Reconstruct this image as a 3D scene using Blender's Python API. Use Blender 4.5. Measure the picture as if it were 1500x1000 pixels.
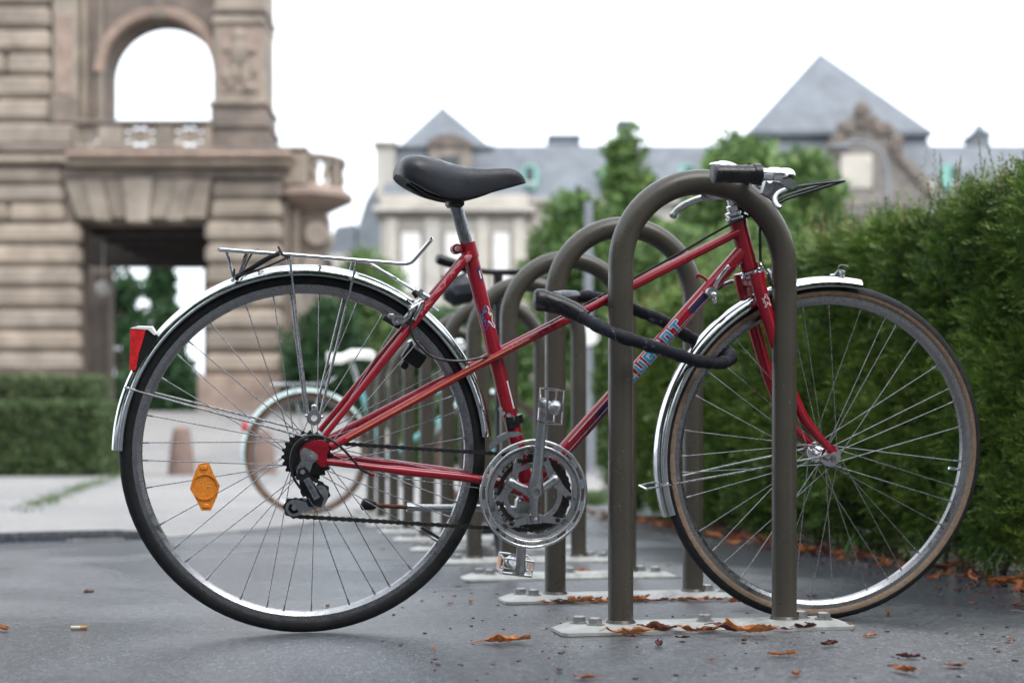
import bpy, math, random
import numpy as np
from mathutils import Vector, Matrix

for o in list(bpy.data.objects):
    bpy.data.objects.remove(o)
S = bpy.context.scene
COL = S.collection
rnd = random.Random(11)
nrs = np.random.RandomState(5)
R = math.radians

# ------------------------------------------------------------------ camera
TH = math.atan(406 / 2083.33)          # camera is turned right of the rack row
H = 0.345                              # lens height above the ground
FPX = 2083.33                          # focal length in photo pixels (50 mm)
CT, ST = math.cos(TH), math.sin(TH)
cam = bpy.data.cameras.new('camera')
camo = bpy.data.objects.new('camera', cam)
COL.objects.link(camo)
camo.location = (0, 0, H)
camo.rotation_euler = (R(90), 0, -TH)
cam.lens = 50; cam.sensor_width = 36
cam.shift_y = 162 / 1500
cam.clip_start = 0.05; cam.clip_end = 4000
cam.dof.use_dof = True
cam.dof.focus_distance = 2.72
cam.dof.aperture_fstop = 2.9
S.camera = camo

# ------------------------------------------------------------------ sky, sun, exposure
W = bpy.data.worlds.new('World'); S.world = W; W.use_nodes = True
wn = W.node_tree; wn.nodes.clear()
sky = wn.nodes.new('ShaderNodeTexSky'); sky.sky_type = 'NISHITA'; sky.sun_disc = False
sky.sun_elevation = R(52); sky.sun_rotation = R(150); sky.dust_density = 4
hs = wn.nodes.new('ShaderNodeHueSaturation'); hs.inputs['Saturation'].default_value = 0.25
mixw = wn.nodes.new('ShaderNodeMix'); mixw.data_type = 'RGBA'
mixw.inputs[0].default_value = 0.86
mixw.inputs[7].default_value = (8.9, 9.6, 10.5, 1)      # even cloud layer
bg = wn.nodes.new('ShaderNodeBackground'); bg.inputs[1].default_value = 0.1
wo = wn.nodes.new('ShaderNodeOutputWorld')
wn.links.new(sky.outputs[0], hs.inputs['Color'])
wn.links.new(hs.outputs[0], mixw.inputs[6])
wn.links.new(mixw.outputs[2], bg.inputs[0])
wn.links.new(bg.outputs[0], wo.inputs[0])
sun = bpy.data.lights.new('sun', 'SUN'); sun.energy = 0.9; sun.angle = R(35); sun.color = (1, .97, .93)
suno = bpy.data.objects.new('sun', sun); COL.objects.link(suno)
# light comes from high up, right of and behind the camera
sdir = Vector((math.sin(R(150)) * math.cos(R(52)), math.cos(R(150)) * math.cos(R(52)), math.sin(R(52))))
suno.rotation_euler = sdir.to_track_quat('Z', 'Y').to_euler()
suno.location = sdir * 30
S.view_settings.view_transform = 'Standard'
S.view_settings.look = 'None'
S.view_settings.exposure = 1.25
S.view_settings.gamma = 1
S.view_settings.use_curve_mapping = False
S.render.engine = 'CYCLES'

# ------------------------------------------------------------------ pixel helpers
def V(*a): return np.array(a, float)
XR = V(CT, -ST, 0); YF = V(ST, CT, 0); ZU = V(0, 0, 1)
def ray(px, py):
    return YF + XR * ((px - 750) / FPX) + ZU * ((662 - py) / FPX)
def G(px, py, z=0.0):                    # photo pixel -> point on the ground
    d = ray(px, py); t = (z - H) / d[2]
    return V(0, 0, H) + d * t
def B(px, py, Z):                        # photo pixel at a chosen depth
    return V(0, 0, H) + ray(px, py) * Z

# ------------------------------------------------------------------ mesh builder
def nrm(v):
    l = math.sqrt(float((v * v).sum()))
    return v / l if l > 1e-12 else v * 0
class MB:
    def __init__(s): s.v = []; s.f = []
    def add(s, vs, fs):
        o = len(s.v); s.v += [tuple(map(float, p)) for p in vs]
        s.f += [tuple(i + o for i in f) for f in fs]; return s
    def tube(s, path, r, seg=10, closed=False, caps=True, flat=None):
        P = [np.asarray(p, float) for p in path]; n = len(P)
        rr = r if hasattr(r, '__len__') else [r] * n
        T = []
        for i in range(n):
            if closed: a, b = P[i - 1], P[(i + 1) % n]
            else: a, b = P[max(i - 1, 0)], P[min(i + 1, n - 1)]
            T.append(nrm(b - a))
        up = V(0, 1, 0) if abs(T[0][1]) < .9 else V(1, 0, 0)
        u = nrm(np.cross(T[0], up)); vs = []
        for i in range(n):
            u = nrm(u - T[i] * float((u * T[i]).sum())); w = np.cross(T[i], u)
            for k in range(seg):
                a = 2 * math.pi * k / seg
                sx, sy = (1, 1) if flat is None else flat
                vs.append(P[i] + (u * math.cos(a) * sx + w * math.sin(a) * sy) * rr[i])
        fs = []
        m = n if closed else n - 1
        for i in range(m):
            j = (i + 1) % n
            for k in range(seg):
                l = (k + 1) % seg
                fs.append((i * seg + k, i * seg + l, j * seg + l, j * seg + k))
        if caps and not closed:
            fs.append(tuple(reversed(range(seg)))); fs.append(tuple((n - 1) * seg + k for k in range(seg)))
        return s.add(vs, fs)
    def sweep(s, c, prof, a0=0, a1=360, n=64, ax=1, closedp=True):
        # profile (radius, offset) swept around local y (ax=1) or z (ax=2)
        full = abs(a1 - a0) >= 359.9; m = n if full else n + 1; vs = []
        for i in range(m):
            a = R(a0 + (a1 - a0) * i / n)
            for (r, y) in prof:
                if ax == 1: vs.append((c[0] + r * math.cos(a), c[1] + y, c[2] + r * math.sin(a)))
                else: vs.append((c[0] + r * math.cos(a), c[1] + r * math.sin(a), c[2] + y))
        k = len(prof); fs = []
        for i in range(n):
            j = (i + 1) % m
            for q in range(k if closedp else k - 1):
                p = (q + 1) % k
                fs.append((i * k + q, i * k + p, j * k + p, j * k + q))
        if not full and closedp:
            fs.append(tuple(range(k))); fs.append(tuple(n * k + q for q in reversed(range(k))))
        return s.add(vs, fs)
    def box(s, c, d, b=0.0, M=None):
        hx, hy, hz = d[0] / 2, d[1] / 2, d[2] / 2; vs = []; fs = []
        b = min(b, hx * .9, hy * .9, hz * .9)
        if b <= 0:
            vs = [(x * hx, y * hy, z * hz) for x in (-1, 1) for y in (-1, 1) for z in (-1, 1)]
            fs = [(0, 1, 3, 2), (4, 6, 7, 5), (0, 4, 5, 1), (2, 3, 7, 6), (0, 2, 6, 4), (1, 5, 7, 3)]
        else:
            idx = {}
            for x in (-1, 1):
                for y in (-1, 1):
                    for z in (-1, 1):
                        for a in range(3):
                            p = [x * (hx - b), y * (hy - b), z * (hz - b)]; p[a] = (x, y, z)[a] * (hx, hy, hz)[a]
                            idx[(x, y, z, a)] = len(vs); vs.append(tuple(p))
            sg = [(-1, -1), (1, -1), (1, 1), (-1, 1)]
            for a in range(3):
                for q in (-1, 1):
                    f = []
                    for (i, j) in sg:
                        t = [0, 0, 0]; t[a] = q; t[(a + 1) % 3] = i; t[(a + 2) % 3] = j; f.append(idx[(*t, a)])
                    fs.append(tuple(f if q > 0 else f[::-1]))
            for a in range(3):
                b1, b2 = (a + 1) % 3, (a + 2) % 3
                for i in (-1, 1):
                    for j in (-1, 1):
                        f = []
                        for (q, w) in ((-1, b1), (1, b1), (1, b2), (-1, b2)):
                            t = [0, 0, 0]; t[a] = q; t[b1] = i; t[b2] = j; f.append(idx[(*t, w)])
                        fs.append(tuple(f if i * j < 0 else f[::-1]))
            for x in (-1, 1):
                for y in (-1, 1):
                    for z in (-1, 1):
                        f = [idx[(x, y, z, a)] for a in range(3)]
                        fs.append(tuple(f if x * y * z > 0 else f[::-1]))
        out = []
        for p in vs:
            q = Vector(p)
            if M is not None: q = M @ q
            out.append((q[0] + c[0], q[1] + c[1], q[2] + c[2]))
        return s.add(out, fs)
    def prism(s, pts, d):
        P = [np.asarray(p, float) for p in pts]; d = np.asarray(d, float); n = len(P)
        nn = sum((np.cross(P[i] - P[0], P[(i + 1) % n] - P[0]) for i in range(1, n - 1)), V(0, 0, 0))
        if float((nn * d).sum()) > 0: P = P[::-1]
        fs = [tuple(range(n)), tuple(range(2 * n - 1, n - 1, -1))]
        fs += [(i, i + n, (i + 1) % n + n, (i + 1) % n) for i in range(n)]
        return s.add(P + [p + d for p in P], fs)
    def ball(s, c, r, sx=1, sy=1, sz=1, n=12, m=8):
        vs = [(c[0], c[1], c[2] + r * sz)]; fs = []
        for i in range(1, m):
            a = math.pi * i / m
            for k in range(n):
                b = 2 * math.pi * k / n
                vs.append((c[0] + r * sx * math.sin(a) * math.cos(b), c[1] + r * sy * math.sin(a) * math.sin(b), c[2] + r * sz * math.cos(a)))
        vs.append((c[0], c[1], c[2] - r * sz)); L = len(vs) - 1
        for k in range(n):
            l = (k + 1) % n
            fs.append((0, 1 + k, 1 + l)); fs.append((L, L - n + l, L - n + k))
            for i in range(m - 2):
                a = 1 + i * n
                fs.append((a + k, a + n + k, a + n + l, a + l))
        return s.add(vs, fs)
def mesh(name, mb, mat, ang=38):
    me = bpy.data.meshes.new(name); me.from_pydata(mb.v, [], mb.f)
    me.polygons.foreach_set('use_smooth', [True] * len(me.polygons))
    me.set_sharp_from_angle(angle=R(ang))
    if mat: me.materials.append(mat)
    return me
def obj(name, mb, mat, parent=None, ang=38, loc=None):
    o = bpy.data.objects.new(name, mb if isinstance(mb, bpy.types.Mesh) else mesh(name, mb, mat, ang))
    COL.objects.link(o)
    if parent: o.parent = parent
    if loc is not None: o.location = loc
    return o
def empty(name, loc=(0, 0, 0), rot=(0, 0, 0)):
    o = bpy.data.objects.new(name, None); COL.objects.link(o)
    o.location = loc; o.rotation_euler = rot; o.empty_display_size = .1; return o
def tag(o, label=None, cat=None, group=None, kind=None):
    if label: o['label'] = label
    if cat: o['category'] = cat
    if group: o['group'] = group
    if kind: o['kind'] = kind
    return o
def spline(pts, n=8):
    P = [np.asarray(p, float) for p in pts]; P = [2 * P[0] - P[1]] + P + [2 * P[-1] - P[-2]]; out = []
    for i in range(1, len(P) - 2):
        a, b, c, d = P[i - 1:i + 3]
        for k in range(n):
            t = k / n
            out.append(.5 * (2 * b + (c - a) * t + (2 * a - 5 * b + 4 * c - d) * t * t + (3 * b - a - 3 * c + d) * t ** 3))
    out.append(P[-2]); return out

# ------------------------------------------------------------------ materials
def nodes(name):
    m = bpy.data.materials.new(name); m.use_nodes = True
    t = m.node_tree; p = t.nodes['Principled BSDF']; return m, t, p
def N(t, typ, **kw):
    n = t.nodes.new(typ)
    for k, v in kw.items():
        if k in n.inputs: n.inputs[k].default_value = v
        else: setattr(n, k, v)
    return n
def coords(t, scale=(1, 1, 1)):
    tc = N(t, 'ShaderNodeTexCoord'); mp = N(t, 'ShaderNodeMapping'); mp.inputs['Scale'].default_value = scale
    t.links.new(tc.outputs['Object'], mp.inputs[0]); return mp.outputs[0]
def ramp(t, src, stops):
    r = N(t, 'ShaderNodeValToRGB'); e = r.color_ramp.elements
    while len(e) < len(stops): e.new(.5)
    for i, (p, c) in enumerate(stops):
        e[i].position = p; e[i].color = c if len(c) == 4 else (*c, 1)
    t.links.new(src, r.inputs[0]); return r.outputs[0]
def mix(t, fac, a, b, mode='MIX'):
    m = N(t, 'ShaderNodeMix'); m.data_type = 'RGBA'; m.blend_type = mode
    for s_, k in ((fac, 0), (a, 6), (b, 7)):
        if isinstance(s_, (int, float)): m.inputs[k].default_value = s_
        elif isinstance(s_, tuple): m.inputs[k].default_value = s_ if len(s_) == 4 else (*s_, 1)
        else: t.links.new(s_, m.inputs[k])
    return m.outputs[2]
def g3(v): return (v, v, v, 1)
def pmat(name, col, rough=.5, metal=0, var=.25, scale=15, bump=0, bscale=200, dirt=None, dscale=8, dlo=.55, dhi=.75, rvar=.15, coat=0, stretch=(1, 1, 1), spec=.5, objvar=0):
    m, t, p = nodes(name); co = coords(t, stretch)
    n1 = N(t, 'ShaderNodeTexNoise', Scale=scale, Detail=6.0); t.links.new(co, n1.inputs['Vector'])
    lo = tuple(max(0, c * (1 - var)) for c in col); hi = tuple(min(1, c * (1 + var)) for c in col)
    c = ramp(t, n1.outputs[0], [(.3, lo), (.7, hi)])
    if objvar:
        oi = N(t, 'ShaderNodeObjectInfo'); c = mix(t, 1.0, c, ramp(t, oi.outputs['Random'], [(0, g3(1 - objvar)), (.5, (1, .97, .92)), (1, g3(1 - objvar * .3))]), 'MULTIPLY')
    if dirt:
        n2 = N(t, 'ShaderNodeTexNoise', Scale=dscale, Detail=8.0, Roughness=.65); t.links.new(co, n2.inputs['Vector'])
        c = mix(t, ramp(t, n2.outputs[0], [(dlo, g3(0)), (dhi, g3(1))]), c, dirt)
    t.links.new(c, p.inputs['Base Color'])
    n3 = N(t, 'ShaderNodeTexNoise', Scale=scale * 3, Detail=5.0); t.links.new(co, n3.inputs['Vector'])
    t.links.new(ramp(t, n3.outputs[0], [(.3, g3(max(.03, rough - rvar))), (.7, g3(min(1, rough + rvar)))]), p.inputs['Roughness'])
    p.inputs['Metallic'].default_value = metal; p.inputs['Specular IOR Level'].default_value = spec
    if coat: p.inputs['Coat Weight'].default_value = coat; p.inputs['Coat Roughness'].default_value = .12
    if bump:
        b = N(t, 'ShaderNodeBump', Strength=bump, Distance=.002); nb = N(t, 'ShaderNodeTexNoise', Scale=bscale, Detail=4.0)
        t.links.new(co, nb.inputs['Vector']); t.links.new(nb.outputs[0], b.inputs['Height']); t.links.new(b.outputs[0], p.inputs['Normal'])
    return m
def leafmat(name, trans=.3, rough=.5):
    m, t, p = nodes(name)
    a = N(t, 'ShaderNodeAttribute'); a.attribute_name = 'tint'
    t.links.new(a.outputs[0], p.inputs['Base Color']); p.inputs['Roughness'].default_value = rough; p.inputs['Specular IOR Level'].default_value = .35
    tr = N(t, 'ShaderNodeBsdfTranslucent'); t.links.new(a.outputs[0], tr.inputs[0])
    ms = N(t, 'ShaderNodeMixShader'); ms.inputs[0].default_value = trans
    o = t.nodes['Material Output']
    t.links.new(p.outputs[0], ms.inputs[1]); t.links.new(tr.outputs[0], ms.inputs[2]); t.links.new(ms.outputs[0], o.inputs[0])
    return m

M = {}
M['red'] = pmat('red_paint', (.25, .003, .014), .28, var=.2, scale=6, dirt=(.30, .14, .13), dscale=110, dlo=.71, dhi=.75, coat=.3, rvar=.1, spec=.4)
M['scar'] = pmat('worn_red_paint', (.50, .17, .19), .6, var=.3, scale=120)
M['chrome'] = pmat('chrome', (.62, .62, .63), .12, 1, var=.08, scale=40, dirt=(.3, .29, .28), dscale=60, dlo=.66, dhi=.9, rvar=.05)
M['fender'] = pmat('stainless_mudguard', (.58, .60, .60), .13, 1, var=.1, scale=30, dirt=(.36, .37, .37), dscale=25, dlo=.55, dhi=.8, rvar=.07)
M['alloy'] = pmat('dull_alloy', (.40, .41, .42), .3, 1, var=.1, scale=30, dirt=(.22, .21, .2), dscale=90, dlo=.72, dhi=.95, rvar=.08)
M['rim'] = pmat('rim_alloy', (.29, .29, .30), .30, 1, var=.12, scale=30, dirt=(.2, .19, .18), dscale=30, dlo=.55, dhi=.85, bump=.12, bscale=700)
M['steel'] = pmat('spoke_steel', (.33, .33, .34), .3, 1, var=.25, scale=80)
M['darksteel'] = pmat('greasy_steel', (.035, .033, .032), .42, .6, var=.4, scale=200, dirt=(.09, .06, .04), dscale=150, dlo=.6, dhi=.75)
M['rust'] = pmat('rusty_steel', (.12, .045, .025), .75, .2, var=.5, scale=90)
M['rubber'] = pmat('black_rubber', (.014, .014, .016), .6, var=.3, scale=60, bump=.25, bscale=400, dirt=(.026, .026, .026), dscale=20, dlo=.55, dhi=.8, spec=.25)
M['tread'] = pmat('tyre_tread', (.02, .02, .021), .7, var=.35, scale=80, bump=.8, bscale=600, dirt=(.05, .048, .045), dscale=60, dlo=.58, dhi=.78, spec=.25)
M['tan'] = pmat('tan_sidewall', (.215, .150, .105), .85, var=.2, scale=120, dirt=(.10, .08, .06), dscale=160, dlo=.55, dhi=.75, bump=.4, bscale=900)
M['tan2'] = pmat('brown_sidewall', (.22, .115, .055), .8, var=.2, scale=60)
M['plastic'] = pmat('black_plastic', (.010, .010, .011), .4, var=.3, scale=50, spec=.35)
M['grip'] = pmat('grip_rubber', (.009, .009, .011), .33, var=.3, scale=60, bump=.04, bscale=300, spec=.35)
M['saddle'] = pmat('saddle_vinyl', (.016, .018, .023), .42, var=.25, scale=14, dirt=(.07, .077, .09), dscale=14, dlo=.60, dhi=.78, bump=.3, bscale=500, spec=.4)
M['post'] = pmat('seat_post', (.22, .23, .24), .34, 1, var=.25, scale=40, dirt=(.1, .1, .1), dscale=40, dlo=.5, dhi=.75)
M['lens_red'] = pmat('red_lens', (.62, .008, .012), .16, var=.3, scale=60, bump=.6, bscale=250, coat=.6)
M['lens_orange'] = pmat('orange_reflector', (.80, .25, .008), .22, var=.2, scale=200, bump=.9, bscale=600, coat=.6)
M['white'] = pmat('white_decal', (.66, .68, .70), .45, var=.1, scale=80, dirt=(.35, .05, .06), dscale=160, dlo=.64, dhi=.7)
M['blue'] = pmat('blue_decal', (.018, .21, .40), .4, var=.25, scale=60)
M['navy'] = pmat('navy_decal', (.018, .018, .075), .4, var=.3, scale=60)
M['purple'] = pmat('violet_decal', (.16, .07, .33), .45, var=.3, scale=60)
M['yellow'] = pmat('gold_pinstripe', (.55, .26, .06), .4, var=.2, scale=60)
M['rack'] = pmat('taupe_painted_steel', (.052, .046, .036), .33, var=.14, scale=9, dirt=(.30, .29, .26), dscale=130, dlo=.685, dhi=.705, bump=.12, bscale=350, rvar=.1, spec=.4)
M['galv'] = pmat('wet_base_steel', (.36, .36, .345), .5, .25, var=.18, scale=25, dirt=(.13, .12, .11), dscale=14, dlo=.55, dhi=.75, bump=.3, bscale=200)
M['bolt'] = pmat('bolt_steel', (.36, .36, .35), .4, .9, var=.25, scale=120)
M['sleeve'] = pmat('lock_sleeve', (.012, .013, .019), .6, var=.35, scale=60, bump=.5, bscale=900, stretch=(1, 1, 1), dirt=(.17, .19, .29), dscale=34, dlo=.60, dhi=.68, spec=.22)
M['mint'] = pmat('mint_paint', (.22, .58, .58), .35, var=.1, scale=10)
M['mintchrome'] = pmat('pale_mudguard', (.62, .72, .69), .3, .6, var=.1, scale=10)
M['vinylwhite'] = pmat('white_vinyl', (.74, .73, .69), .45, var=.08, scale=10)
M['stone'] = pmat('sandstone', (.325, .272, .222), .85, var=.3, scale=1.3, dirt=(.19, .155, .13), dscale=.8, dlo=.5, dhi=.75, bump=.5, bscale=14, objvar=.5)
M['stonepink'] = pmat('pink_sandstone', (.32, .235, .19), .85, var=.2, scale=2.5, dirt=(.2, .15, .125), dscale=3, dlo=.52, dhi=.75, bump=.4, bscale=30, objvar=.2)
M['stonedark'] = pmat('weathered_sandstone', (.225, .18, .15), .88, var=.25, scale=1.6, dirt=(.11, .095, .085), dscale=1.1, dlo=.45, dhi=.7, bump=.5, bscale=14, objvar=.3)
M['paleplaster'] = pmat('pale_stone', (.50, .47, .42), .85, var=.14, scale=.5, dirt=(.33, .29, .25), dscale=.35, dlo=.5, dhi=.75, objvar=.15)
M['bollard'] = pmat('bollard_stone', (.20, .135, .11), .8, var=.25, scale=5, dirt=(.11, .08, .07), dscale=4, dlo=.5, dhi=.75)
M['stonegrey'] = pmat('grey_carved_stone', (.23, .205, .18), .88, var=.3, scale=.8, dirt=(.11, .10, .09), dscale=.6, dlo=.45, dhi=.7)
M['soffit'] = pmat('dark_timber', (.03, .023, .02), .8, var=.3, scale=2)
M['slate'] = pmat('slate', (.155, .170, .188), .6, var=.18, scale=.7, dirt=(.11, .122, .135), dscale=.4, dlo=.5, dhi=.7, bump=.3, bscale=8)
M['copper'] = pmat('green_copper', (.22, .47, .40), .6, var=.2, scale=2)
M['glass'] = pmat('dark_glass', (.05, .055, .06), .1, var=.2, scale=1)
M['blind'] = pmat('white_blind', (.70, .68, .64), .6, var=.08, scale=2)
M['pole'] = pmat('grey_pole', (.20, .21, .23), .5, .3, var=.15, scale=5)
M['bark'] = pmat('bark', (.10, .075, .055), .9, var=.4, scale=12, bump=.8, bscale=40)
M['leaf'] = leafmat('tree_leaf'); M['yew'] = leafmat('yew_needle', .18, .42); M['deadleaf'] = leafmat('dead_leaf', .15, .55)
M['grassm'] = leafmat('grass_blade', .3, .5)
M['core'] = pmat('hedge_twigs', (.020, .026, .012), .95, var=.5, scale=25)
M['filter'] = pmat('cigarette_paper', (.62, .55, .42), .7, var=.1, scale=100)
M['corkf'] = pmat('cigarette_filter', (.48, .24, .07), .7, var=.25, scale=300)
M['pebble'] = pmat('wet_pebble', (.10, .07, .06), .3, var=.4, scale=80)
M['butt'] = M['filter']

def asphalt(name, c_dry, c_wet, spk=True, wet_lo=.42, wet_hi=.58, rdry=.78, rwet=.36, sc=1.0):
    m, t, p = nodes(name)
    tc = N(t, 'ShaderNodeTexCoord'); co = tc.outputs['Object']
    big = N(t, 'ShaderNodeTexNoise', Scale=.9 * sc, Detail=5.0, Roughness=.55, Distortion=.4); t.links.new(co, big.inputs['Vector'])
    wet = ramp(t, big.outputs[0], [(wet_lo, g3(0)), (wet_hi, g3(1))])
    fine = N(t, 'ShaderNodeTexNoise', Scale=55, Detail=4.0); t.links.new(co, fine.inputs['Vector'])
    vor = N(t, 'ShaderNodeTexVoronoi', Scale=260); t.links.new(co, vor.inputs['Vector'])
    hsv = N(t, 'ShaderNodeSeparateColor'); t.links.new(vor.outputs['Color'], hsv.inputs[0])
    base = mix(t, wet, c_dry, c_wet)
    base = mix(t, 1.0, base, ramp(t, fine.outputs[0], [(.25, g3(.66)), (.75, g3(1.3))]), 'MULTIPLY')
    if spk:
        base = mix(t, 1.0, base, ramp(t, hsv.outputs[0], [(0, g3(.55)), (.6, g3(1.0)), (.93, g3(1.25)), (.955, g3(2.3))]), 'MULTIPLY')
    t.links.new(base, p.inputs['Base Color'])
    rr = mix(t, wet, g3(rdry), g3(rwet))
    t.links.new(rr, p.inputs['Roughness'])
    nb = N(t, 'ShaderNodeBump', Strength=.45, Distance=.0022)
    t.links.new(vor.outputs['Distance'], nb.inputs['Height'])
    nb2 = N(t, 'ShaderNodeBump', Strength=.35, Distance=.006); t.links.new(fine.outputs[0], nb2.inputs['Height']); t.links.new(nb.outputs[0], nb2.inputs['Normal'])
    t.links.new(nb2.outputs[0], p.inputs['Normal'])
    return m
M['asphalt'] = asphalt('wet_asphalt', (.112, .112, .114), (.058, .065, .078), sc=.8, wet_lo=.36, wet_hi=.55, rdry=.52, rwet=.20)
M['pave'] = asphalt('pale_pavement', (.27, .255, .24), (.17, .17, .175), sc=.5, wet_lo=.45, wet_hi=.7, rdry=.8, rwet=.5)

# ------------------------------------------------------------------ ground
def gz(x, y):
    # the tarmac is a touch higher under the stands than beside them
    return .004 * math.exp(-((x - .92) / .33) ** 2) * (1 if y > 1.5 else 0)
xs = np.concatenate([[-2500, -400, -90, -30, -10, -4], np.arange(-2, 3.01, .08), [4, 10, 30, 90, 400, 2500]])
ys = np.concatenate([[-60, -5, 0, .8], np.arange(1.2, 9.01, .25), [12, 20, 40, 90, 300, 900, 3500]])
gm = MB(); vs = [(x, y, gz(x, y) if .9 < y < 10 else 0) for y in ys for x in xs]
nx = len(xs)
gm.add(vs, [(j * nx + i, j * nx + i + 1, (j + 1) * nx + i + 1, (j + 1) * nx + i) for j in range(len(ys) - 1) for i in range(nx - 1)])
tag(obj('ground', gm, M['asphalt']), kind='structure')
pv = MB()
near = [G(-160, 800), G(60, 792), G(250, 788), G(420, 772), G(620, 741), G(760, 727), G(880, 722)]
far = [B(-900, 662, 60), B(300, 662, 60), B(1000, 662, 60)]
P_ = [V(p[0], p[1], .006) for p in near] + [V(p[0], p[1], .006) for p in far[::-1]]
pv.prism(P_, (0, 0, -.03))
tag(obj('pavement', pv, M['pave']), kind='structure')
# drain slot along the pavement edge
dm = MB(); dm.tube([G(x, y, .008) for x, y in [(-160, 797), (60, 789), (170, 786.5), (235, 786)]], [.03, .03, .03, .02], 6, flat=(1, .12))
tag(obj('drain', dm, M['asphalt']), kind='structure')
# ramp to the porch
ZB = 38.0
hr = (662 - 604) * ZB / FPX + H
rm = MB()
c_ = [B(-260, 662, 25), B(560, 662, 25), B(470, 662, ZB + 14), B(-260, 662, ZB + 14)]
mid = [B(-260, 662, ZB - 1), B(500, 662, ZB - 1)]
rm.add([V(c_[0][0], c_[0][1], .008), V(c_[1][0], c_[1][1], .008), V(mid[1][0], mid[1][1], hr), V(mid[0][0], mid[0][1], hr),
        V(c_[2][0], c_[2][1], hr), V(c_[3][0], c_[3][1], hr), V(c_[2][0], c_[2][1], -.1), V(mid[1][0], mid[1][1], -.1), V(c_[1][0], c_[1][1], -.1)],
       [(0, 1, 2, 3), (3, 2, 4, 5), (2, 7, 6, 4), (1, 8, 7, 2)])
tag(obj('ramp', rm, M['pave']), kind='structure')

# ------------------------------------------------------------------ bicycle stands
YH, SP, XL, XRT = 2.625, .5655, .724, 1.055
TR = .0242; XC = (XL + XRT) / 2; AR = (XRT - XL) / 2; ZS = .6985
def make_stand(i):
    y = YH + SP * i
    z0 = gz(XC, y) - .001
    e = empty('bicycle_stand', (XC, y, z0))
    top = .0165
    # base plate with sloped ends and chamfered long edges
    pl = MB(); hx, hy = .292, .054; c = .011; ex = .030
    lo = [(-hx, -hy), (-hx + .012, -hy - .006), (hx - .012, -hy - .006), (hx, -hy), (hx, hy), (-hx, hy)]
    ex = .010; lo = [(-hx, -hy * .82), (-hx + ex, -hy), (hx - ex, -hy), (hx, -hy * .82), (hx, hy * .82), (hx - ex, hy), (-hx + ex, hy), (-hx, hy * .82)]
    hi = [(x - math.copysign(.028, x), yy - math.copysign(c, yy)) for x, yy in lo]
    vs = [(x, yy, 0) for x, yy in lo] + [(x, yy, .006) for x, yy in lo] + [(x, yy, top) for x, yy in hi]
    n = 8; fs = [tuple(reversed(range(n))), tuple(range(2 * n, 3 * n))]
    for k in range(n):
        l = (k + 1) % n
        fs += [(k, l, n + l, n + k), (n + k, n + l, 2 * n + l, 2 * n + k)]
    pl.add(vs, fs); obj('base_plate', pl, M['galv'], e)
    path = [V(-AR, .004, top - .004), V(-AR, .004, .2), V(-AR, .004, .45), V(-AR, .004, ZS)]
    path += [V(-AR * math.cos(a), .004, ZS + AR * math.sin(a)) for a in np.linspace(0, math.pi, 33)[1:-1]]
    path += [V(AR, .004, ZS), V(AR, .004, .45), V(AR, .004, .2), V(AR, .004, top - .004)]
    hp = MB().tube(path, TR, 28); obj('hoop', hp, M['rack'], e)
    for sx in (-1, 1):
        w = MB().sweep((sx * AR, .004, top), [(TR - .002, -.002), (TR + .006, -.002), (TR + .001, .006), (TR - .002, .006)], n=24, ax=2)
        obj('weld', w, M['rack'], e)
    for (bx, by, rz) in ((-.245, .012, .2), (-.222, -.022, .5), (.0, -.005, .1), (.205, .016, .9), (.238, -.018, .4)):
        if (i % 2 and bx == 0): continue
        bo = MB()
        bo.sweep((bx, by, top), [(0, 0), (.0175, 0), (.0175, .0026), (0, .0026)], n=20, ax=2)
        hexp = [V(bx + .0132 * math.cos(rz + k * math.pi / 3), by + .0132 * math.sin(rz + k * math.pi / 3), top + .002) for k in range(6)]
        bo.prism(hexp, (0, 0, .0105)); bo.sweep((bx, by, top + .0125), [(0, 0), (.0112, 0), (.0085, .0018), (0, .0018)], n=12, ax=2)
        obj('bolt', bo, M['bolt'], e)
    return e
stand_labels = ['taupe tubular hoop stand that the red bicycle is locked to',
    'second taupe hoop stand counting from the red bicycle', 'third taupe hoop stand counting from the red bicycle',
    'fourth taupe hoop stand counting from the red bicycle', 'fifth taupe hoop stand counting from the red bicycle',
    'sixth taupe hoop stand counting from the red bicycle', 'seventh taupe hoop stand counting from the red bicycle',
    'eighth taupe hoop stand counting from the red bicycle', 'taupe hoop stand in front of the mint bicycle',
    'last taupe hoop stand of the row beside the mint bicycle']
for i in range(10):
    tag(make_stand(i), stand_labels[i], 'bicycle stand', 'row of hoop bicycle stands')

# ------------------------------------------------------------------ the red bicycle
LAM = R(6.5); YC = 2.745; WR = .342
OX = 0.0; SL, CL = math.sin(LAM), math.cos(LAM)
def L(px, py, dy=0.0):
    # photo pixel -> bicycle frame (x along the wheelbase, y across, z up) on the plane y = dy
    d = ray(px, py); o = V(0, 0, H)
    nv = V(0, CL, SL); p0 = V(0, YC, 0) + nv * dy
    t = float(((p0 - o) * nv).sum() / (d * nv).sum()); w = o + d * t
    return V(w[0] - OX, dy, (w[1] - YC) * -SL + w[2] * CL)
RC = L(449, 665); FC = L(1206.5, 663)
RC[2] = WR; FC[2] = WR
bike = empty('bicycle', (OX, YC, gz(1.1, 2.7) * .5), (LAM, 0, 0))
tag(bike, 'red step-through town bicycle with black saddle, chrome mudguards and rear carrier', 'bicycle')

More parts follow.
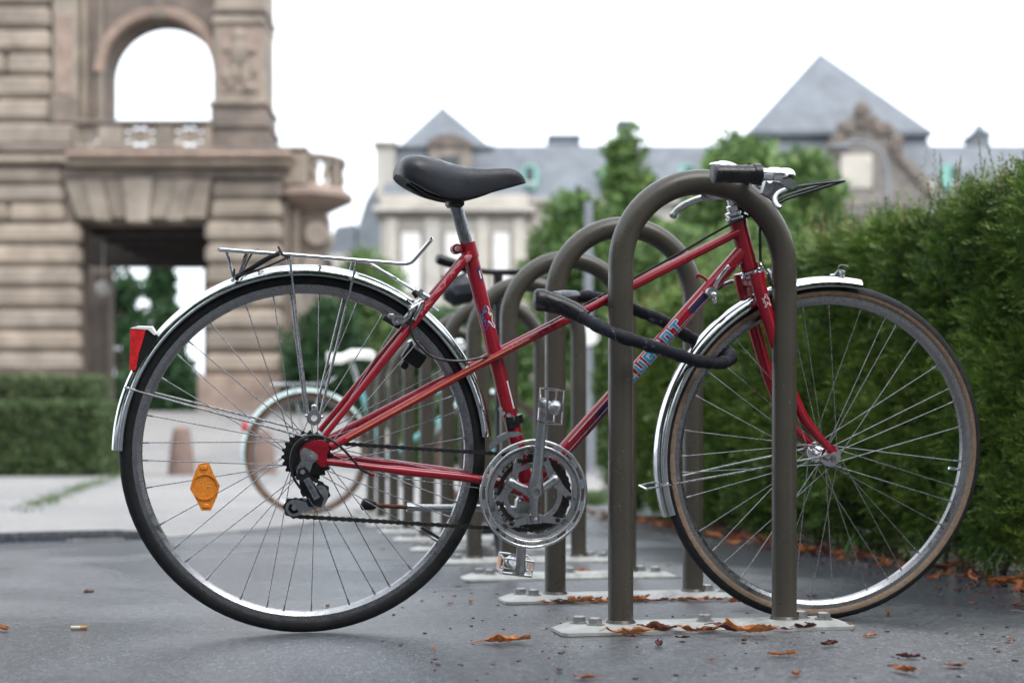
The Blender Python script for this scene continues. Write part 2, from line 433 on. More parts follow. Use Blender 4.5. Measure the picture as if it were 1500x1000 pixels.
def torus_prof(rc, r, a0, a1, n=10):
    return [(rc + r * math.cos(R(a0 + (a1 - a0) * k / n)), r * math.sin(R(a0 + (a1 - a0) * k / n))) for k in range(n + 1)]
def wheel(root, c, Rw, tr, rimm, side=None, hubw=.055, fl=.021, nsp=36, sp_r=.00095, phase=0.0, seg=96, drive=0, ribbed=True, flz=None):
    rc = Rw - tr; ro = rc - tr * .55; ri = ro - .0175; hw = .0112
    rim = MB().sweep(c, [(ro + .004, -hw), (ro + .004, -hw + .002), (ro - .004, -hw + .002), (ro - .006, 0), (ro - .004, hw - .002), (ro + .004, hw - .002),
                         (ro + .004, hw), (ri + .007, hw), (ri, hw * .55), (ri - .0015, 0), (ri, -hw * .55), (ri + .007, -hw)], n=seg)
    w = obj('wheel', rim, rimm, root, ang=30)
    if side is None:
        pr = torus_prof(rc, tr, -150, 150, 26)
        if ribbed:
            pr = [(rc + (tr - (.0007 if k in (7, 19, 5, 21) else 0)) * math.cos(R(-150 + 300 * k / 26)), (tr - (.0007 if k in (7, 19, 5, 21) else 0)) * math.sin(R(-150 + 300 * k / 26))) for k in range(27)]
        obj('tyre', MB().sweep(c, pr, n=seg), M['rubber'], w, ang=70)
    else:
        obj('tyre', MB().sweep(c, torus_prof(rc, tr * 1.05, -86, 86, 14), n=seg), M['tread'], w, ang=60)
        for sg in (-1, 1):
            obj('sidewall', MB().sweep(c, torus_prof(rc, tr, sg * 80, sg * 152, 8), n=seg), side, w, ang=60)
    fz = flz or (-hubw / 2, hubw / 2)
    hb = MB().sweep(c, [(0, fz[0] - .012), (.0085, fz[0] - .012), (.0085, fz[0] - .003), (fl, fz[0] - .003), (fl, fz[0] + .001), (.013, fz[0] + .004), (.011, 0),
                        (.013, fz[1] - .004), (fl, fz[1] - .001), (fl, fz[1] + .003), (.0085, fz[1] + .003), (.0085, fz[1] + .012), (0, fz[1] + .012)], n=28, closedp=False)
    obj('hub', hb, M['chrome'], w)
    half = nsp // 2
    for i in range(nsp):
        sd = i % 2; k = i // 2
        ah = 360 / half * k + phase + (180 / half if sd else 0); sg = 1 if k % 2 else -1
        ar = ah + sg * (62 if nsp > 30 else 55)
        y0 = fz[sd]; off = .0018 * (1 if (k % 2) else -1)
        p0 = V(c[0] + (fl - .003) * math.cos(R(ah)), c[1] + y0 + off, c[2] + (fl - .003) * math.sin(R(ah)))
        p1 = V(c[0] + (ri + .002) * math.cos(R(ar)), c[1] + (-.003 if sd == 0 else .003), c[2] + (ri + .002) * math.sin(R(ar)))
        d = nrm(p1 - p0)
        sm = MB().tube([p0, p1], sp_r, 6); sm.tube([p1 - d * .015, p1 - d * .003, p1 + d * .002], [.0016, .0019, .0019], 6)
        obj('spoke', sm, M['steel'], w)
    return w
rw = wheel(bike, RC, WR, .0148, M['rim'], hubw=.062, fl=.024, phase=4, flz=(-.022, .036))
fw = wheel(bike, FC, WR, .0150, M['rim'], side=M['tan'], hubw=.066, fl=.021, phase=9)
# valves
vp = L(640, 787); d = nrm(RC - vp)
obj('valve', MB().tube([vp - d * .004, vp + d * .012, vp + d * .014, vp + d * .036], [.003, .003, .0038, .003], 8), M['plastic'], rw)
vp = L(1413, 689); d = nrm(FC - vp)
obj('valve', MB().tube([vp - d * .004, vp + d * .02, vp + d * .021, vp + d * .036], [.0025, .0025, .0034, .003], 8), M['chrome'], fw)
# orange spoke reflector
rf = MB(); C0 = L(300, 714, -.016)
hexa = [(278.5, 716), (283, 699), (291, 680), (306, 678), (313, 695), (322, 712), (318, 728), (309, 748), (295, 748), (288, 733)]
rf.prism([L(x, y, -.012) for x, y in hexa], (0, -.005, 0))
rfo = obj('reflector', rf, M['lens_orange'], rw)
ce = L(300, 714, -.018)
obj('reflector_disc', MB().sweep(ce, [(0, 0), (.0215, 0), (.0235, .0018), (.0235, .003), (0, .003)], n=32), M['lens_orange'], rfo) if False else None
obj('reflector_rim', MB().sweep(ce, [(.0225, -.0012), (.0245, -.0012), (.0245, .003), (.0225, .003)], n=32), M['lens_orange'], rw)
for (x, y) in ((298, 686), (302, 742)):
    q = L(x, y, -.0175); obj('reflector_clip', MB().box(q, (.012, .003, .008), .0012), M['lens_orange'], rw)

# ---- frame
TB, TT = L(774, 719), L(684.5, 357)
SDIR = nrm(TT - TB)
def fr(name, a, b, r, mat='red', seg=20, parent=bike, r2=None):
    return obj(name, MB().tube([a, a * .66 + b * .34, a * .33 + b * .67, b], [r, r, r if r2 is None else (r + r2) / 2, r if r2 is None else r2], seg), M[mat], parent)
seat_tube = fr('seat_tube', TB, TT, .0143)
HT, HB = L(1079.5, 322), L(1098.5, 396)
HDIR = nrm(HT - HB)
fr('head_tube', HB, HT, .0166)
obj('head_lug', MB().tube([HB + HDIR * .001, HB + HDIR * .012], .0182, 20), M['red'], bike)
obj('head_lug', MB().tube([HT - HDIR * .012, HT - HDIR * .001], .0182, 20), M['red'], bike)
DT0, DT1 = TB.copy(), L(1094, 362)
down_tube = fr('down_tube', DT0, DT1, .0148)
obj('bottom_bracket', MB().sweep(TB, [(0, -.034), (.0195, -.034), (.0205, -.03), (.0205, .03), (.0195, .034), (0, .034)], n=28, closedp=False), M['red'], bike)
NR = L(470, 662, -.058)
for sg in (-1, 1):
    a = L(1080, 341, 0) + V(0, sg * .008, 0)
    b0 = L(703, 535, -.024); b = V(b0[0], sg * .024, b0[2])
    e0 = L(484, 656, -.060); e = V(e0[0], sg * .060, e0[2])
    o = obj('top_tube', MB().tube(spline([a, a * .5 + b * .5 + V(0, sg * .0015, 0), b, b * .5 + e * .5 - V(0, sg * .001, 0), e], 5), .0080, 14), M['red'], bike)
    if sg < 0:
        ax = spline([a, a * .5 + b * .5 + V(0, sg * .0015, 0), b, b * .5 + e * .5 - V(0, sg * .001, 0), e], 5)
        st = [p + V(0.0, -.0080, .0012) for p in ax[8:-1]]
        obj('pinstripe', MB().tube(st, .0009, 4), M['yellow'], o)
    # seat stays
    s0 = L(687, 372, 0) + V(0, sg * .0165, 0); m0 = L(600, 482, -.036); mm = V(m0[0], sg * .036, m0[2])
    e1 = L(474, 641, -.060); ee = V(e1[0], sg * .060, e1[2])
    obj('seat_stay', MB().tube(spline([s0, mm, ee], 6), [.0076] * 9 + [.0068, .0062, .0058, .0056], 14), M['red'], bike)
    # chain stays
    c0 = L(478, 677, -.060); cc = V(c0[0], sg * .060, c0[2]); c1 = L(700, 703, -.028); cm = V(c1[0], sg * .028, c1[2])
    ce_ = V(TB[0] - .012, sg * .018, TB[2] - .002)
    obj('chain_stay', MB().tube(spline([cc, cc * .45 + cm * .55 + V(0, sg * .006, 0), cm, ce_], 6), [.0066] * 5 + [.0085] * 8 + [.0095] * 6, 14), M['red'], bike)
    # dropout plate
    if sg < 0:
        pts = [(438, 668), (440, 658), (448, 650), (460, 646), (472, 645), (480, 650), (484, 658), (478, 668), (484, 676), (478, 684), (470, 684), (462, 676), (450, 678), (441, 676)]
        obj('dropout', MB().prism([L(x, y, -.058) for x, y in pts], (0, -.0055, 0)), M['red'], bike)
    else:
        base = [(438, 668), (448, 650), (472, 645), (484, 658), (484, 676), (470, 684), (450, 678)]
        obj('dropout', MB().prism([L(x, y, -.058) * V(1, 0, 1) + V(0, .058, 0) for x, y in base], (0, .0055, 0)), M['red'], bike)
obj('stay_bridge', MB().tube([L(618, 462, -.03), L(618, 462, -.03) * V(1, -1, 1)], .006, 12), M['red'], bike)
# worn seat-stay caps and seat cluster
obj('stay_cap', MB().tube([L(680.5, 386, -.021), L(684, 380, -.0225), L(689, 374, -.0205)], [.0045, .0072, .005], 12, flat=(1, .7)), M['scar'], bike)
lug = obj('seat_lug', MB().tube([TT - SDIR * .030, TT], .0163, 22), M['red'], bike)
ear = L(668.5, 366, -.005)
obj('clamp_ear', MB().tube([ear + V(0, .016, 0), ear + V(0, -.012, 0)], .0098, 18).box((ear + TT - SDIR * .012) / 2, (.02, .014, .016), .003), M['red'], bike)
obj('clamp_bolt', MB().sweep(ear + V(0, -.0135, 0), [(0, -.004), (.0042, -.0038), (.0055, -.002), (.0055, .003), (0, .003)], n=14), M['bolt'], bike)
# scratches on the near tubes
for (x, y) in ((676, 395), (655, 420)):
    pass
# ---- seat post and saddle
obj('seat_post', MB().tube([TT - SDIR * .03, L(667.5, 302)], .0125, 20), M['post'], bike)
st = [(579.5, 248, 260.5, .046), (582, 240, 264, .060), (588, 232, 269.5, .074), (600, 229.3, 277.5, .083), (620, 230.5, 288.5, .081), (640, 235.5, 296, .070), (660, 241.5, 300, .055), (680, 246.3, 297, .043),
      (700, 248.2, 292, .035), (720, 247.8, 286, .030), (740, 247.2, 280, .0265), (752, 249, 276.5, .0245), (761, 253.5, 273.5, .021), (767, 261, 271.2, .014), (769.5, 267.5, 270, .006)]
sm = MB(); vs = []; K = 22
for (px, ty, by, hw) in st:
    a = L(px, ty); b = L(px, by)
    for k in range(K):
        t = math.pi * k / (K - 1); cy = math.copysign(abs(math.cos(t)) ** .62, math.cos(t)); sz = math.sin(t) ** .42 if 0 < k < K - 1 else 0
        vs.append((a[0], -hw * cy, b[2] + (a[2] - b[2]) * sz))
    # underside, slightly hollow
    for k in range(8):
        t = (k + 1) / 9; vs.append((a[0], hw * (1 - 2 * t) * -1 * -1, b[2] + (a[2] - b[2]) * .30 * math.sin(math.pi * t)))
n = K + 8; fs = []
for i in range(len(st) - 1):
    for k in range(n):
        l = (k + 1) % n; fs.append((i * n + k, i * n + l, (i + 1) * n + l, (i + 1) * n + k))
fs.append(tuple(range(n))); fs.append(tuple((len(st) - 1) * n + k for k in reversed(range(n))))
sm.add(vs, fs); sad = obj('saddle', sm, M['saddle'], bike, ang=55)
sub = sad.modifiers.new('smooth', 'SUBSURF'); sub.levels = 1; sub.render_levels = 2
for sg in (-1, 1):
    obj('saddle_rail', MB().tube(spline([L(598, 270) + V(0, sg * .03, 0), L(625, 287) + V(0, sg * .024, 0), L(660, 295) + V(0, sg * .022, 0), L(700, 288) + V(0, sg * .018, 0), L(740, 272) + V(0, sg * .01, 0)], 5), .0035, 8), M['darksteel'], sad)
obj('saddle_clamp', MB().box(L(666, 297), (.03, .055, .022), .005), M['darksteel'], sad)

# ---- fork, headset, stem
FK = HB - HDIR * .020
fork = obj('fork', MB().tube([HB - HDIR * .004, HB - HDIR * .03], .0135, 18).box(FK - HDIR * .004, (.024, .095, .021), .006, Matrix.Rotation(math.atan2(HDIR[0], HDIR[2]), 4, 'Y')), M['red'], bike)
for sg in (-1, 1):
    pts = [(1108.5, 401), (1113, 425), (1126, 470), (1150, 552), (1172, 606), (1190, 632), (1205, 649), (1215, 660)]
    ps = [L(x, y, -.045) for x, y in pts]
    ps = [V(p[0], sg * (.044 + .008 * min(1, i / 5)), p[2]) for i, p in enumerate(ps)]
    sp_ = spline(ps, 4); nn = len(sp_)
    bl = obj('fork_blade', MB().tube(sp_, [.0150 - .0085 * (i / (nn - 1)) ** 1.3 for i in range(nn)], 16, flat=(1, .8)), M['red'], fork)
    p = ps[-1]
    obj('fork_end', MB().prism([V(p[0] + x, sg * .050, p[2] + z) for x, z in ((-.006, .012), (.008, .010), (.013, -.004), (.008, -.016), (-.006, -.017), (-.012, -.006))], (0, sg * .005, 0)), M['red'], fork)
    nut = V(FC[0], sg * .052, FC[2])
    obj('axle_nut', MB().sweep(nut, [(0, sg * .018), (.0045, sg * .018), (.0045, sg * .012), (.0085, sg * .012), (.0085, sg * .004), (.0115, sg * .004), (.0115, 0), (0, 0)], n=12, closedp=False), M['bolt'], bike)
def ring_at(c, d, prof, seg=24):
    path = [c + d * z for r, z in prof]; return MB().tube(path, [r for r, z in prof], seg)
obj('headset', ring_at(HB, -HDIR, [(.0165, 0), (.0205, .002), (.0205, .006), (.0175, .008), (.021, .011), (.021, .015), (.015, .017)]), M['chrome'], bike)
obj('headset_cup', ring_at(HT, HDIR, [(.0175, -.001), (.0225, .001), (.0225, .005), (.017, .007), (.0215, .010), (.0215, .015), (.0155, .017), (.0155, .027), (.0125, .029)]), M['chrome'], bike)
ST_ = L(1062, 250)
CLAMP = L(1092, 262)
obj('stem', MB().tube([HT + HDIR * .02, ST_], .0111, 18).tube(spline([ST_ + V(-.012, 0, .004), ST_ + V(.010, 0, .002), CLAMP], 5), .0135, 16).tube([CLAMP + V(0, -.019, 0), CLAMP + V(0, .019, 0)], .0165, 20).ball(L(1056, 243), .0175, 1.4, 1, .38), M['chrome'], bike)
# handlebar, swept back on both sides
near_bar = [(1092, 262, 0), (1103, 261, -.06), (1128, 258, -.13), (1150, 256, -.18), (1156, 258, -.207), (1146, 258, -.228), (1112, 256.5, -.240), (1048, 256, -.247)]
hb = [L(*p) for p in near_bar]; fb = [L(*p) for p in ((1092, 262, 0), (1105, 264, .07), (1122, 267, .14), (1134, 270, .185), (1130, 273, .21), (1112, 275, .228), (1085, 276, .236), (1040, 272, .24))]
bar = obj('handlebar', MB().tube(spline(fb[::-1] + hb[1:], 6), .0111, 16), M['chrome'], bike)
for sd in (hb, fb):
    a, b = sd[-2], sd[-1]; dd = nrm(b - a)
    pth = [a - dd * .002, a, a + dd * .006, a + dd * .012, a + dd * .014] + [a + (b - a) * t for t in np.linspace(.2, .98, 9)] + [b + dd * .004, b + dd * .006]
    rr_ = [.0165, .0185, .0185, .0185, .0160] + [.0155 + .0008 * (k % 2) for k in range(9)] + [.0168, .0105]
    obj('grip', MB().tube(pth, rr_, 18), M['grip'], bar)
# brake levers: near one hangs below the bar bend, far one points back
nl = obj('brake_lever', MB().tube(spline([L(1160, 274, -.222), L(1150, 279, -.228), L(1140, 284, -.236), L(1135, 292, -.244), L(1138, 301, -.252), L(1143, 306, -.256)], 4), [.006] * 17 + [.007, .0078, .008, .0075], 12, flat=(1, .65)), M['alloy'], bar)
obj('lever_bracket', MB().prism([L(x, y, -.232) for x, y in ((1133, 258), (1146, 253), (1153, 259), (1170, 271), (1165, 277), (1155, 279), (1147, 272), (1138, 266))], (0, .020, 0)), M['chrome'], bar)
obj('lever_clamp', MB().tube([L(1128, 258, -.234), L(1140, 258, -.230)], .0142, 16), M['chrome'], bar)
obj('lever_body', MB().prism([L(x, y, -.205) for x, y in ((1122, 266), (1136, 262), (1150, 276), (1146, 290), (1134, 294), (1117, 284))], (0, .016, 0)), M['alloy'], bar)
obj('brake_lever', MB().tube(spline([L(1062, 284, .215), L(1045, 289, .222), L(1025, 292, .225), L(1005, 300, .226), L(990, 310, .226), L(984, 320, .226)], 4), [.0075] * 15 + [.007, .0065, .0065, .008, .0085, .006], 12, flat=(1, .6)), M['alloy'], bar)
obj('lever_bracket', MB().prism([L(x, y, .21) for x, y in ((1030, 284), (1048, 280), (1072, 284), (1070, 292), (1045, 294))], (0, .018, 0)), M['alloy'], bar)
# cables
def cable(pts, r=.0024, mat='plastic', par=bike, name='brake_cable', n=8): return obj(name, MB().tube(spline([L(*p) if len(p) == 3 else L(*p, 0) for p in pts], n), r, 8), M[mat], par)
cable([(1166, 275, -.215), (1195, 271, -.20), (1225, 267.5, -.17), (1237, 266, -.13), (1225, 270, -.09), (1190, 281, -.05), (1150, 294, -.03), (1122, 312, -.03), (1114, 332, -.028), (1113.5, 360, -.026), (1114, 386, -.024)], .0026)
cable([(1160, 276, .20), (1200, 268, .17), (1234, 265, .10), (1200, 273, .04), (1150, 289, -.018), (1105, 314, -.022), (1075, 327, -.02), (1040, 346, -.017), (990, 375, -.016), (900, 424, -.018)], .0026)
cable([(900, 424, .0), (800, 478, -.0), (730, 517, -.018), (705, 525, -.034), (670, 530, -.045), (635, 524, -.05), (613, 506, -.05), (603, 488, -.048), (601, 470, -.045)], .0026)
cable([(1087, 385, -.02), (960, 520, -.019), (860, 632, -.019), (800, 700, -.02), (776, 727, -.018)], .0008, 'steel', name='gear_cable')
cable([(776, 729, -.022), (720, 718, -.03), (640, 708, -.045), (545, 696, -.058)], .0008, 'steel', name='gear_cable')
cable([(545, 696, -.064), (530, 689, -.07), (515, 672, -.076), (495, 652, -.078), (475, 641, -.079), (455, 639, -.08), (437, 648, -.08), (428, 662, -.08), (426, 680, -.08), (430, 700, -.08), (440, 716, -.078)], .0024, name='gear_cable')
obj('cable_stop', MB().tube([L(548, 696, -.062), L(540, 694, -.064)], .0038, 10), M['red'], bike)

# ---- shift levers on the down tube
sh = L(1040, 430, -.018)
shf = obj('shift_lever', MB().tube([sh + V(0, -.002, 0), sh + V(0, -.016, 0)], .011, 18), M['alloy'], bike)
obj('lever_arm', MB().tube(spline([sh + V(.004, -.012, .006), L(1052, 411, -.034), L(1064, 396, -.036), L(1068, 391, -.036)], 3), [.0045] * 4 + [.004] * 3 + [.0045, .0055, .0045], 10, flat=(1, .6)), M['chrome'], shf)
obj('lever_arm', MB().tube(spline([L(1040, 430, .024), L(1058, 420, .034), L(1075, 413, .036)], 3), [.0045] * 4 + [.005, .005, .004], 10, flat=(1, .6)), M['chrome'], shf)
obj('wing_nut', MB().ball(sh + V(.002, -.019, -.004), .006, 1.2, .7, 1).ball(sh + V(.005, -.014, -.014), .0055, 1, .8, 1.2), M['chrome'], shf)
obj('cable_hook', MB().tube(spline([L(1040, 423, .0), L(1035, 411, .004), L(1028, 406, .004), L(1021, 404, .004), L(1021, 409, .004)], 3), .003, 8, flat=(1, .7)), M['red'], bike)

# ---- lettering and marks wrapped on the tubes
def on_tube(A, Bp, r, u, v, up):
    a = nrm(Bp - A); nf = V(0, -1, 0); nf = nrm(nf - a * float((nf * a).sum())); t = np.cross(a, nf)
    if float((t * up).sum()) < 0: t = -t
    f = v / r
    return A + a * u + (nf * math.cos(f) + t * math.sin(f)) * r
def ribbon(mb, A, Bp, r, pts, w, up, eps, closed=False):
    P = [np.array(p, float) for p in pts]
    if closed: P.append(P[0])
    for i in range(len(P) - 1):
        a, b = P[i], P[i + 1]; d = b - a; l = math.hypot(*d)
        if l < 1e-6: continue
        d = d / l; nn = np.array([-d[1], d[0]]); a2 = a - d * w / 2; b2 = b + d * w / 2
        k = max(2, int((l + w) / .003) + 1); q = 3; vs = []
        for j in range(k):
            c = a2 + (b2 - a2) * j / (k - 1)
            for s_ in np.linspace(-.5, .5, q):
                e = c + nn * w * s_; vs.append(on_tube(A, Bp, r + eps + i * .00001, e[0], e[1], up) if True else None)
        # push outward by eps (on_tube uses the radius for both)
        mb.add(vs, [(j * q + s_, j * q + s_ + 1, (j + 1) * q + s_ + 1, (j + 1) * q + s_) for j in range(k - 1) for s_ in range(q - 1)])
LET = {'P': [[(0, 0), (0, 1), (.62, 1), (.62, .45), (0, .45)]], 'E': [[(.58, 1), (0, 1), (0, 0), (.58, 0)], [(0, .5), (.5, .5)]],
       'U': [[(0, 1), (0, 0), (.62, 0), (.62, 1)]], 'G': [[(.62, .78), (.62, 1), (0, 1), (0, 0), (.62, 0), (.62, .48), (.36, .48)]],
       'O': [[(0, 0), (0, 1), (.62, 1), (.62, 0), (0, 0)]], 'T': [[(-.05, 1), (.70, 1)], [(.32, 1), (.32, 0)]]}
UPL = V(-.7, 0, .7)
dax = nrm(DT1 - DT0)
uT = float(((L(986, 479) - DT0) * dax).sum())
hgt, adv = .0215, .0262
mbw, mbb = MB(), MB()
for i, ch in enumerate('PEUGEOT'):
    u0 = uT - adv * (6 - i) - .006
    for strk in LET[ch]:
        pts = [(u0 + x * hgt * .98, (y - .5) * hgt * .86 + .001) for x, y in strk]
        ribbon(mbw, DT0, DT1, .0148, pts, .0082, UPL, .0005); ribbon(mbb, DT0, DT1, .0148, pts, .0054, UPL, .0010)
obj('lettering_outline', mbw, M['white'], down_tube); obj('lettering', mbb, M['blue'], down_tube)
mbn = MB()
def uof(px, py): return float(((L(px, py) - DT0) * dax).sum())
ua, ub = uof(868, 612), uof(905, 572)
ribbon(mbn, DT0, DT1, .0148, [(ua + .012, -.003), (ub + .03, -.003)], .014, UPL, .0005)
for k in range(4):
    u = ua - .002 - k * .0135; ribbon(mbn, DT0, DT1, .0148, [(u, -.003), (u + .0065 - k * .0012, -.003)], .0065 - k * .0011, UPL, .0006)
ua2 = uof(1008, 453)
obj('panel_mark', mbn, M['navy'], down_tube)
mbn = MB(); ribbon(mbn, DT0, DT1, .0148, [(ua2, .0), (uof(1028, 431), .0)], .0105, UPL, .0005)
obj('panel_mark', mbn, M['navy'], down_tube)
mbs = MB(); ribbon(mbs, DT0, DT1, .0148, [(uof(835, 650), .0085), (uof(905, 572) + .03, .0085)], .0012, UPL, .0007)
ribbon(mbs, DT0, DT1, .0148, [(ua2 - .002, .0085), (uof(1028, 431), .0085)], .0012, UPL, .0007)
obj('pinstripe', mbs, M['white'], down_tube)
# lion outline on the seat tube, on the fork crown and the small badge
def lion(A, Bp, r, uc, vc, s_, up, mats, par):
    parts = [[(.30, .95), (.12, 1.0), (-.05, .90), (-.12, .76), (.02, .70), (.10, .78), (-.12, .76), (-.26, .60), (-.48, .72), (-.42, .55), (-.22, .48), (-.46, .38), (-.36, .28), (-.14, .34)],
             [(.30, .95), (.38, .80), (.28, .66), (.36, .52), (.48, .62), (.58, .50), (.46, .34), (.40, .20), (.50, .06), (.62, -.02), (.50, -.10), (.34, -.02), (.22, .16), (.10, .26)],
             [(-.14, .34), (-.18, .14), (-.34, .06), (-.40, -.10), (-.24, -.12), (-.12, .02), (.02, .10), (.10, .26)]]
    for pp, mt in zip(parts, mats):
        mb = MB(); ribbon(mb, A, Bp, r, [(uc + (y - .45) * s_, vc + x * s_ * .62) for x, y in pp], s_ * .05, up, .0006); obj('emblem', mb, M[mt], par)
sax = nrm(TT - TB)
ul = float(((L(711, 466) - TB) * sax).sum())
lion(TB, TT, .0143, ul, -.001, .040, V(1, 0, .2), ('blue', 'white', 'purple'), seat_tube)
ub_ = float(((L(697, 403) - TB) * sax).sum())
mb = MB(); ribbon(mb, TB, TT, .0143, [(ub_ - .010, .008), (ub_ + .010, .008)], .0075, V(1, 0, .2), .0005); obj('badge', mb, M['navy'], seat_tube)
mb = MB(); ribbon(mb, TB, TT, .0143, [(ub_ - .008, .008), (ub_ + .004, .008)], .003, V(1, 0, .2), .0009); obj('badge_mark', mb, M['white'], seat_tube)
mb = MB(); u5 = float(((L(740, 600) - TB) * sax).sum()); u6 = float(((L(733, 562) - TB) * sax).sum())
ribbon(mb, TB, TT, .0143, [(u5, .010), (u6, .010)], .004, V(1, 0, .2), .0005); obj('panel_mark', mb, M['white'], seat_tube)
fa, fb_ = L(1126, 470, -.045), L(1111, 412, -.045)
fa[1] = fb_[1] = -.0455
lion(fa, fb_, .0133, .040, 0.0, .022, V(1, 0, .2), ('white', 'white', 'white'), fork)
# bare metal and pale scratches on the top tube near the lock
mb = MB(); axt = spline([L(1080, 341, -.008), L(703, 535, -.024)], 2)
for k in range(34):
    u = rnd.uniform(.0, .62); A_, B_ = L(900, 428, -.018), L(703, 535, -.024); r_ = .0081
    ribbon(mb, A_, B_, r_, [(u * .4, rnd.uniform(-.004, .008)), (u * .4 + rnd.uniform(.002, .008), rnd.uniform(-.004, .008))], rnd.uniform(.0006, .0014), V(0, 0, 1), .0004)
tag(obj('scratches', mb, M['scar'], bike), kind='stuff')
mb = MB(); A_, B_ = L(600, 482, -.036), L(687, 372, -.0165)
for k in range(22):
    u = rnd.betavariate(2, 1.2) * .165; ribbon(mb, A_, B_, .0080, [(u, rnd.uniform(-.002, .005)), (u + rnd.uniform(.003, .014), rnd.uniform(-.002, .005))], rnd.uniform(.0006, .0016), V(0, 0, 1), .0002)
tag(obj('scratches', mb, M['scar'], bike), kind='stuff')

# ---- mudguards
def guard(c, r, a0, a1, w, drop, name, mat, n=60, flare=0):
    half = [(0, 0), (.0006, .35), (.0022, .58), (.0050, .76), (.0090, .89), (.0140, .97), (.0190, 1.0), (.0205, .985)]
    up_ = [(r - a, -b * w / 2) for a, b in half[::-1]] + [(r - a, b * w / 2) for a, b in half[1:]]
    pr = up_ + [(a - .0012 if abs(b) < w * .42 else a, b * .93) for a, b in up_[::-1]]
    return obj(name, MB().sweep(c, pr, a0, a1, n), mat, bike, ang=50)
rg = guard(RC, .3545, 6, 178.5, .046, .020, 'mudguard', M['fender'], 90)
fg = guard(FC, .3570, 80.5, 200.5, .046, .020, 'mudguard', M['fender'], 70)
# mudguard stays
for (g_, ctr, tip, root_) in ((rg, RC, L(184, 569, -.024), L(447, 641, -.064)), (fg, FC, L(947, 717, -.024), L(1211, 668, -.058))):
    for sg in (-1, 1):
        t_ = V(tip[0], sg * .024, tip[2]); r_ = V(root_[0], sg * abs(root_[1]), root_[2])
        obj('mudguard_stay', MB().tube([t_, t_ * .5 + r_ * .5 + V(0, sg * .006, 0), r_], .0020, 8), M['steel'], g_)
    obj('stay_bridge_bolt', MB().tube([V(tip[0], -.026, tip[2]), V(tip[0], .026, tip[2])], .0024, 8), M['chrome'], g_)
    obj('stay_eyelet', MB().tube([root_ + V(0, -.007, 0), root_ + V(0, .006, 0)], .0055, 12), M['bolt'], g_)
cl = FC + V(.357 * math.cos(R(88)), 0, .357 * math.sin(R(88)) + .001)
obj('lamp_clip', MB().tube(spline([cl + V(-.016, 0, .001), cl + V(-.006, 0, .003), cl + V(.002, 0, .010), cl + V(.012, -.004, .008), cl + V(.010, 0, .001), cl + V(.004, .003, .006)], 4), .0026, 8).tube(spline([cl + V(0, 0, .008), cl + V(.002, 0, .020), cl + V(.012, 0, .022), cl + V(.022, 0, .020)], 4), .0008, 6), M['alloy'], fg)
# tail light
tl = L(228, 500, 0)
hs_ = [(200, 481), (221, 480.5), (230, 492), (222, 520), (207, 545), (193, 545)]
tlo = obj('tail_light', MB().prism([L(x, y, -.021) for x, y in hs_], (0, .042, 0)), M['plastic'], rg)
ls = [(191, 482), (214, 482), (211, 494), (203, 520), (199, 543), (189.5, 543)]
obj('lens', MB().prism([L(x, y, -.024) for x, y in ls], (0, .048, 0)), M['lens_red'], tlo)
obj('lens_cap', MB().prism([L(x, y, -.025) for x, y in ((190.5, 482), (200, 479.5), (222, 480), (229, 491), (226, 492), (217, 484))], (0, .050, 0)), M['vinylwhite'], tlo)

# ---- rear carrier
car = obj('rear_carrier', MB().tube(spline([L(323, 367, -.05), L(420, 374, -.052), L(520, 382, -.052), L(585, 387, -.05), L(600, 386, -.05), L(606, 382, -.05)], 5) + [L(631, 353, -.05), L(632, 351, -.045), L(632, 351, 0), L(632, 351, .045), L(631, 353, .05)] +
    spline([L(606, 382, .05), L(600, 386, .05), L(585, 387, .05), L(520, 382, .052), L(420, 374, .052), L(323, 367, .05)], 5) + [L(321, 367, 0)], .0037, 10, closed=True), M['chrome'], bike)
for sg in (-1, 1):
    def Y_(p): return V(p[0], sg * abs(p[1]), p[2])
    obj('carrier_leg', MB().tube([Y_(L(424, 375, -.052)), Y_(L(438, 500, -.060)), Y_(L(452, 612, -.066))], .0024, 8), M['steel'], car)
    obj('carrier_leg', MB().tube([Y_(L(523, 383, -.052)), Y_(L(500, 480, -.060)), Y_(L(468, 612, -.066))], .0024, 8), M['steel'], car)
obj('carrier_rod', MB().tube([L(372, 370.5, 0) + V(0, .052, 0), L(372, 370.5, 0) + V(0, -.052, 0)], .003, 8), M['chrome'], car)
obj('carrier_rod', MB().tube([L(322, 367, 0), L(430, 375, 0), L(545, 384, 0), L(586, 387, 0)], .0032, 8), M['chrome'], car)
obj('carrier_rod', MB().tube([L(470, 378, 0) + V(0, .052, 0), L(470, 378, 0) + V(0, -.052, 0)], .003, 8), M['chrome'], car)
obj('carrier_strut', MB().tube(spline([L(520, 383, -.03), L(538, 386, -.026), L(552, 393, -.024), L(615, 431, -.018)], 4), .0032, 8), M['chrome'], car)
obj('carrier_strut', MB().tube(spline([L(520, 383, .03), L(538, 386, .026), L(552, 393, .024), L(615, 431, .018)], 4), .0032, 8), M['chrome'], car)
obj('carrier_clamp', MB().tube([L(606, 426, -.022), L(628, 438, -.02)], .007, 12).tube([L(617, 428, -.03), L(617, 428, .03)], .0045, 10).tube([L(612, 438, 0), L(642, 457, 0)], .003, 8), M['alloy'], car)
obj('carrier_hook', MB().tube(spline([L(331, 368, -.03), L(336, 385, -.012), L(341, 405, 0), L(346, 410, 0)], 3), .0028, 8), M['chrome'], car)
ey = L(460, 613, -.070)
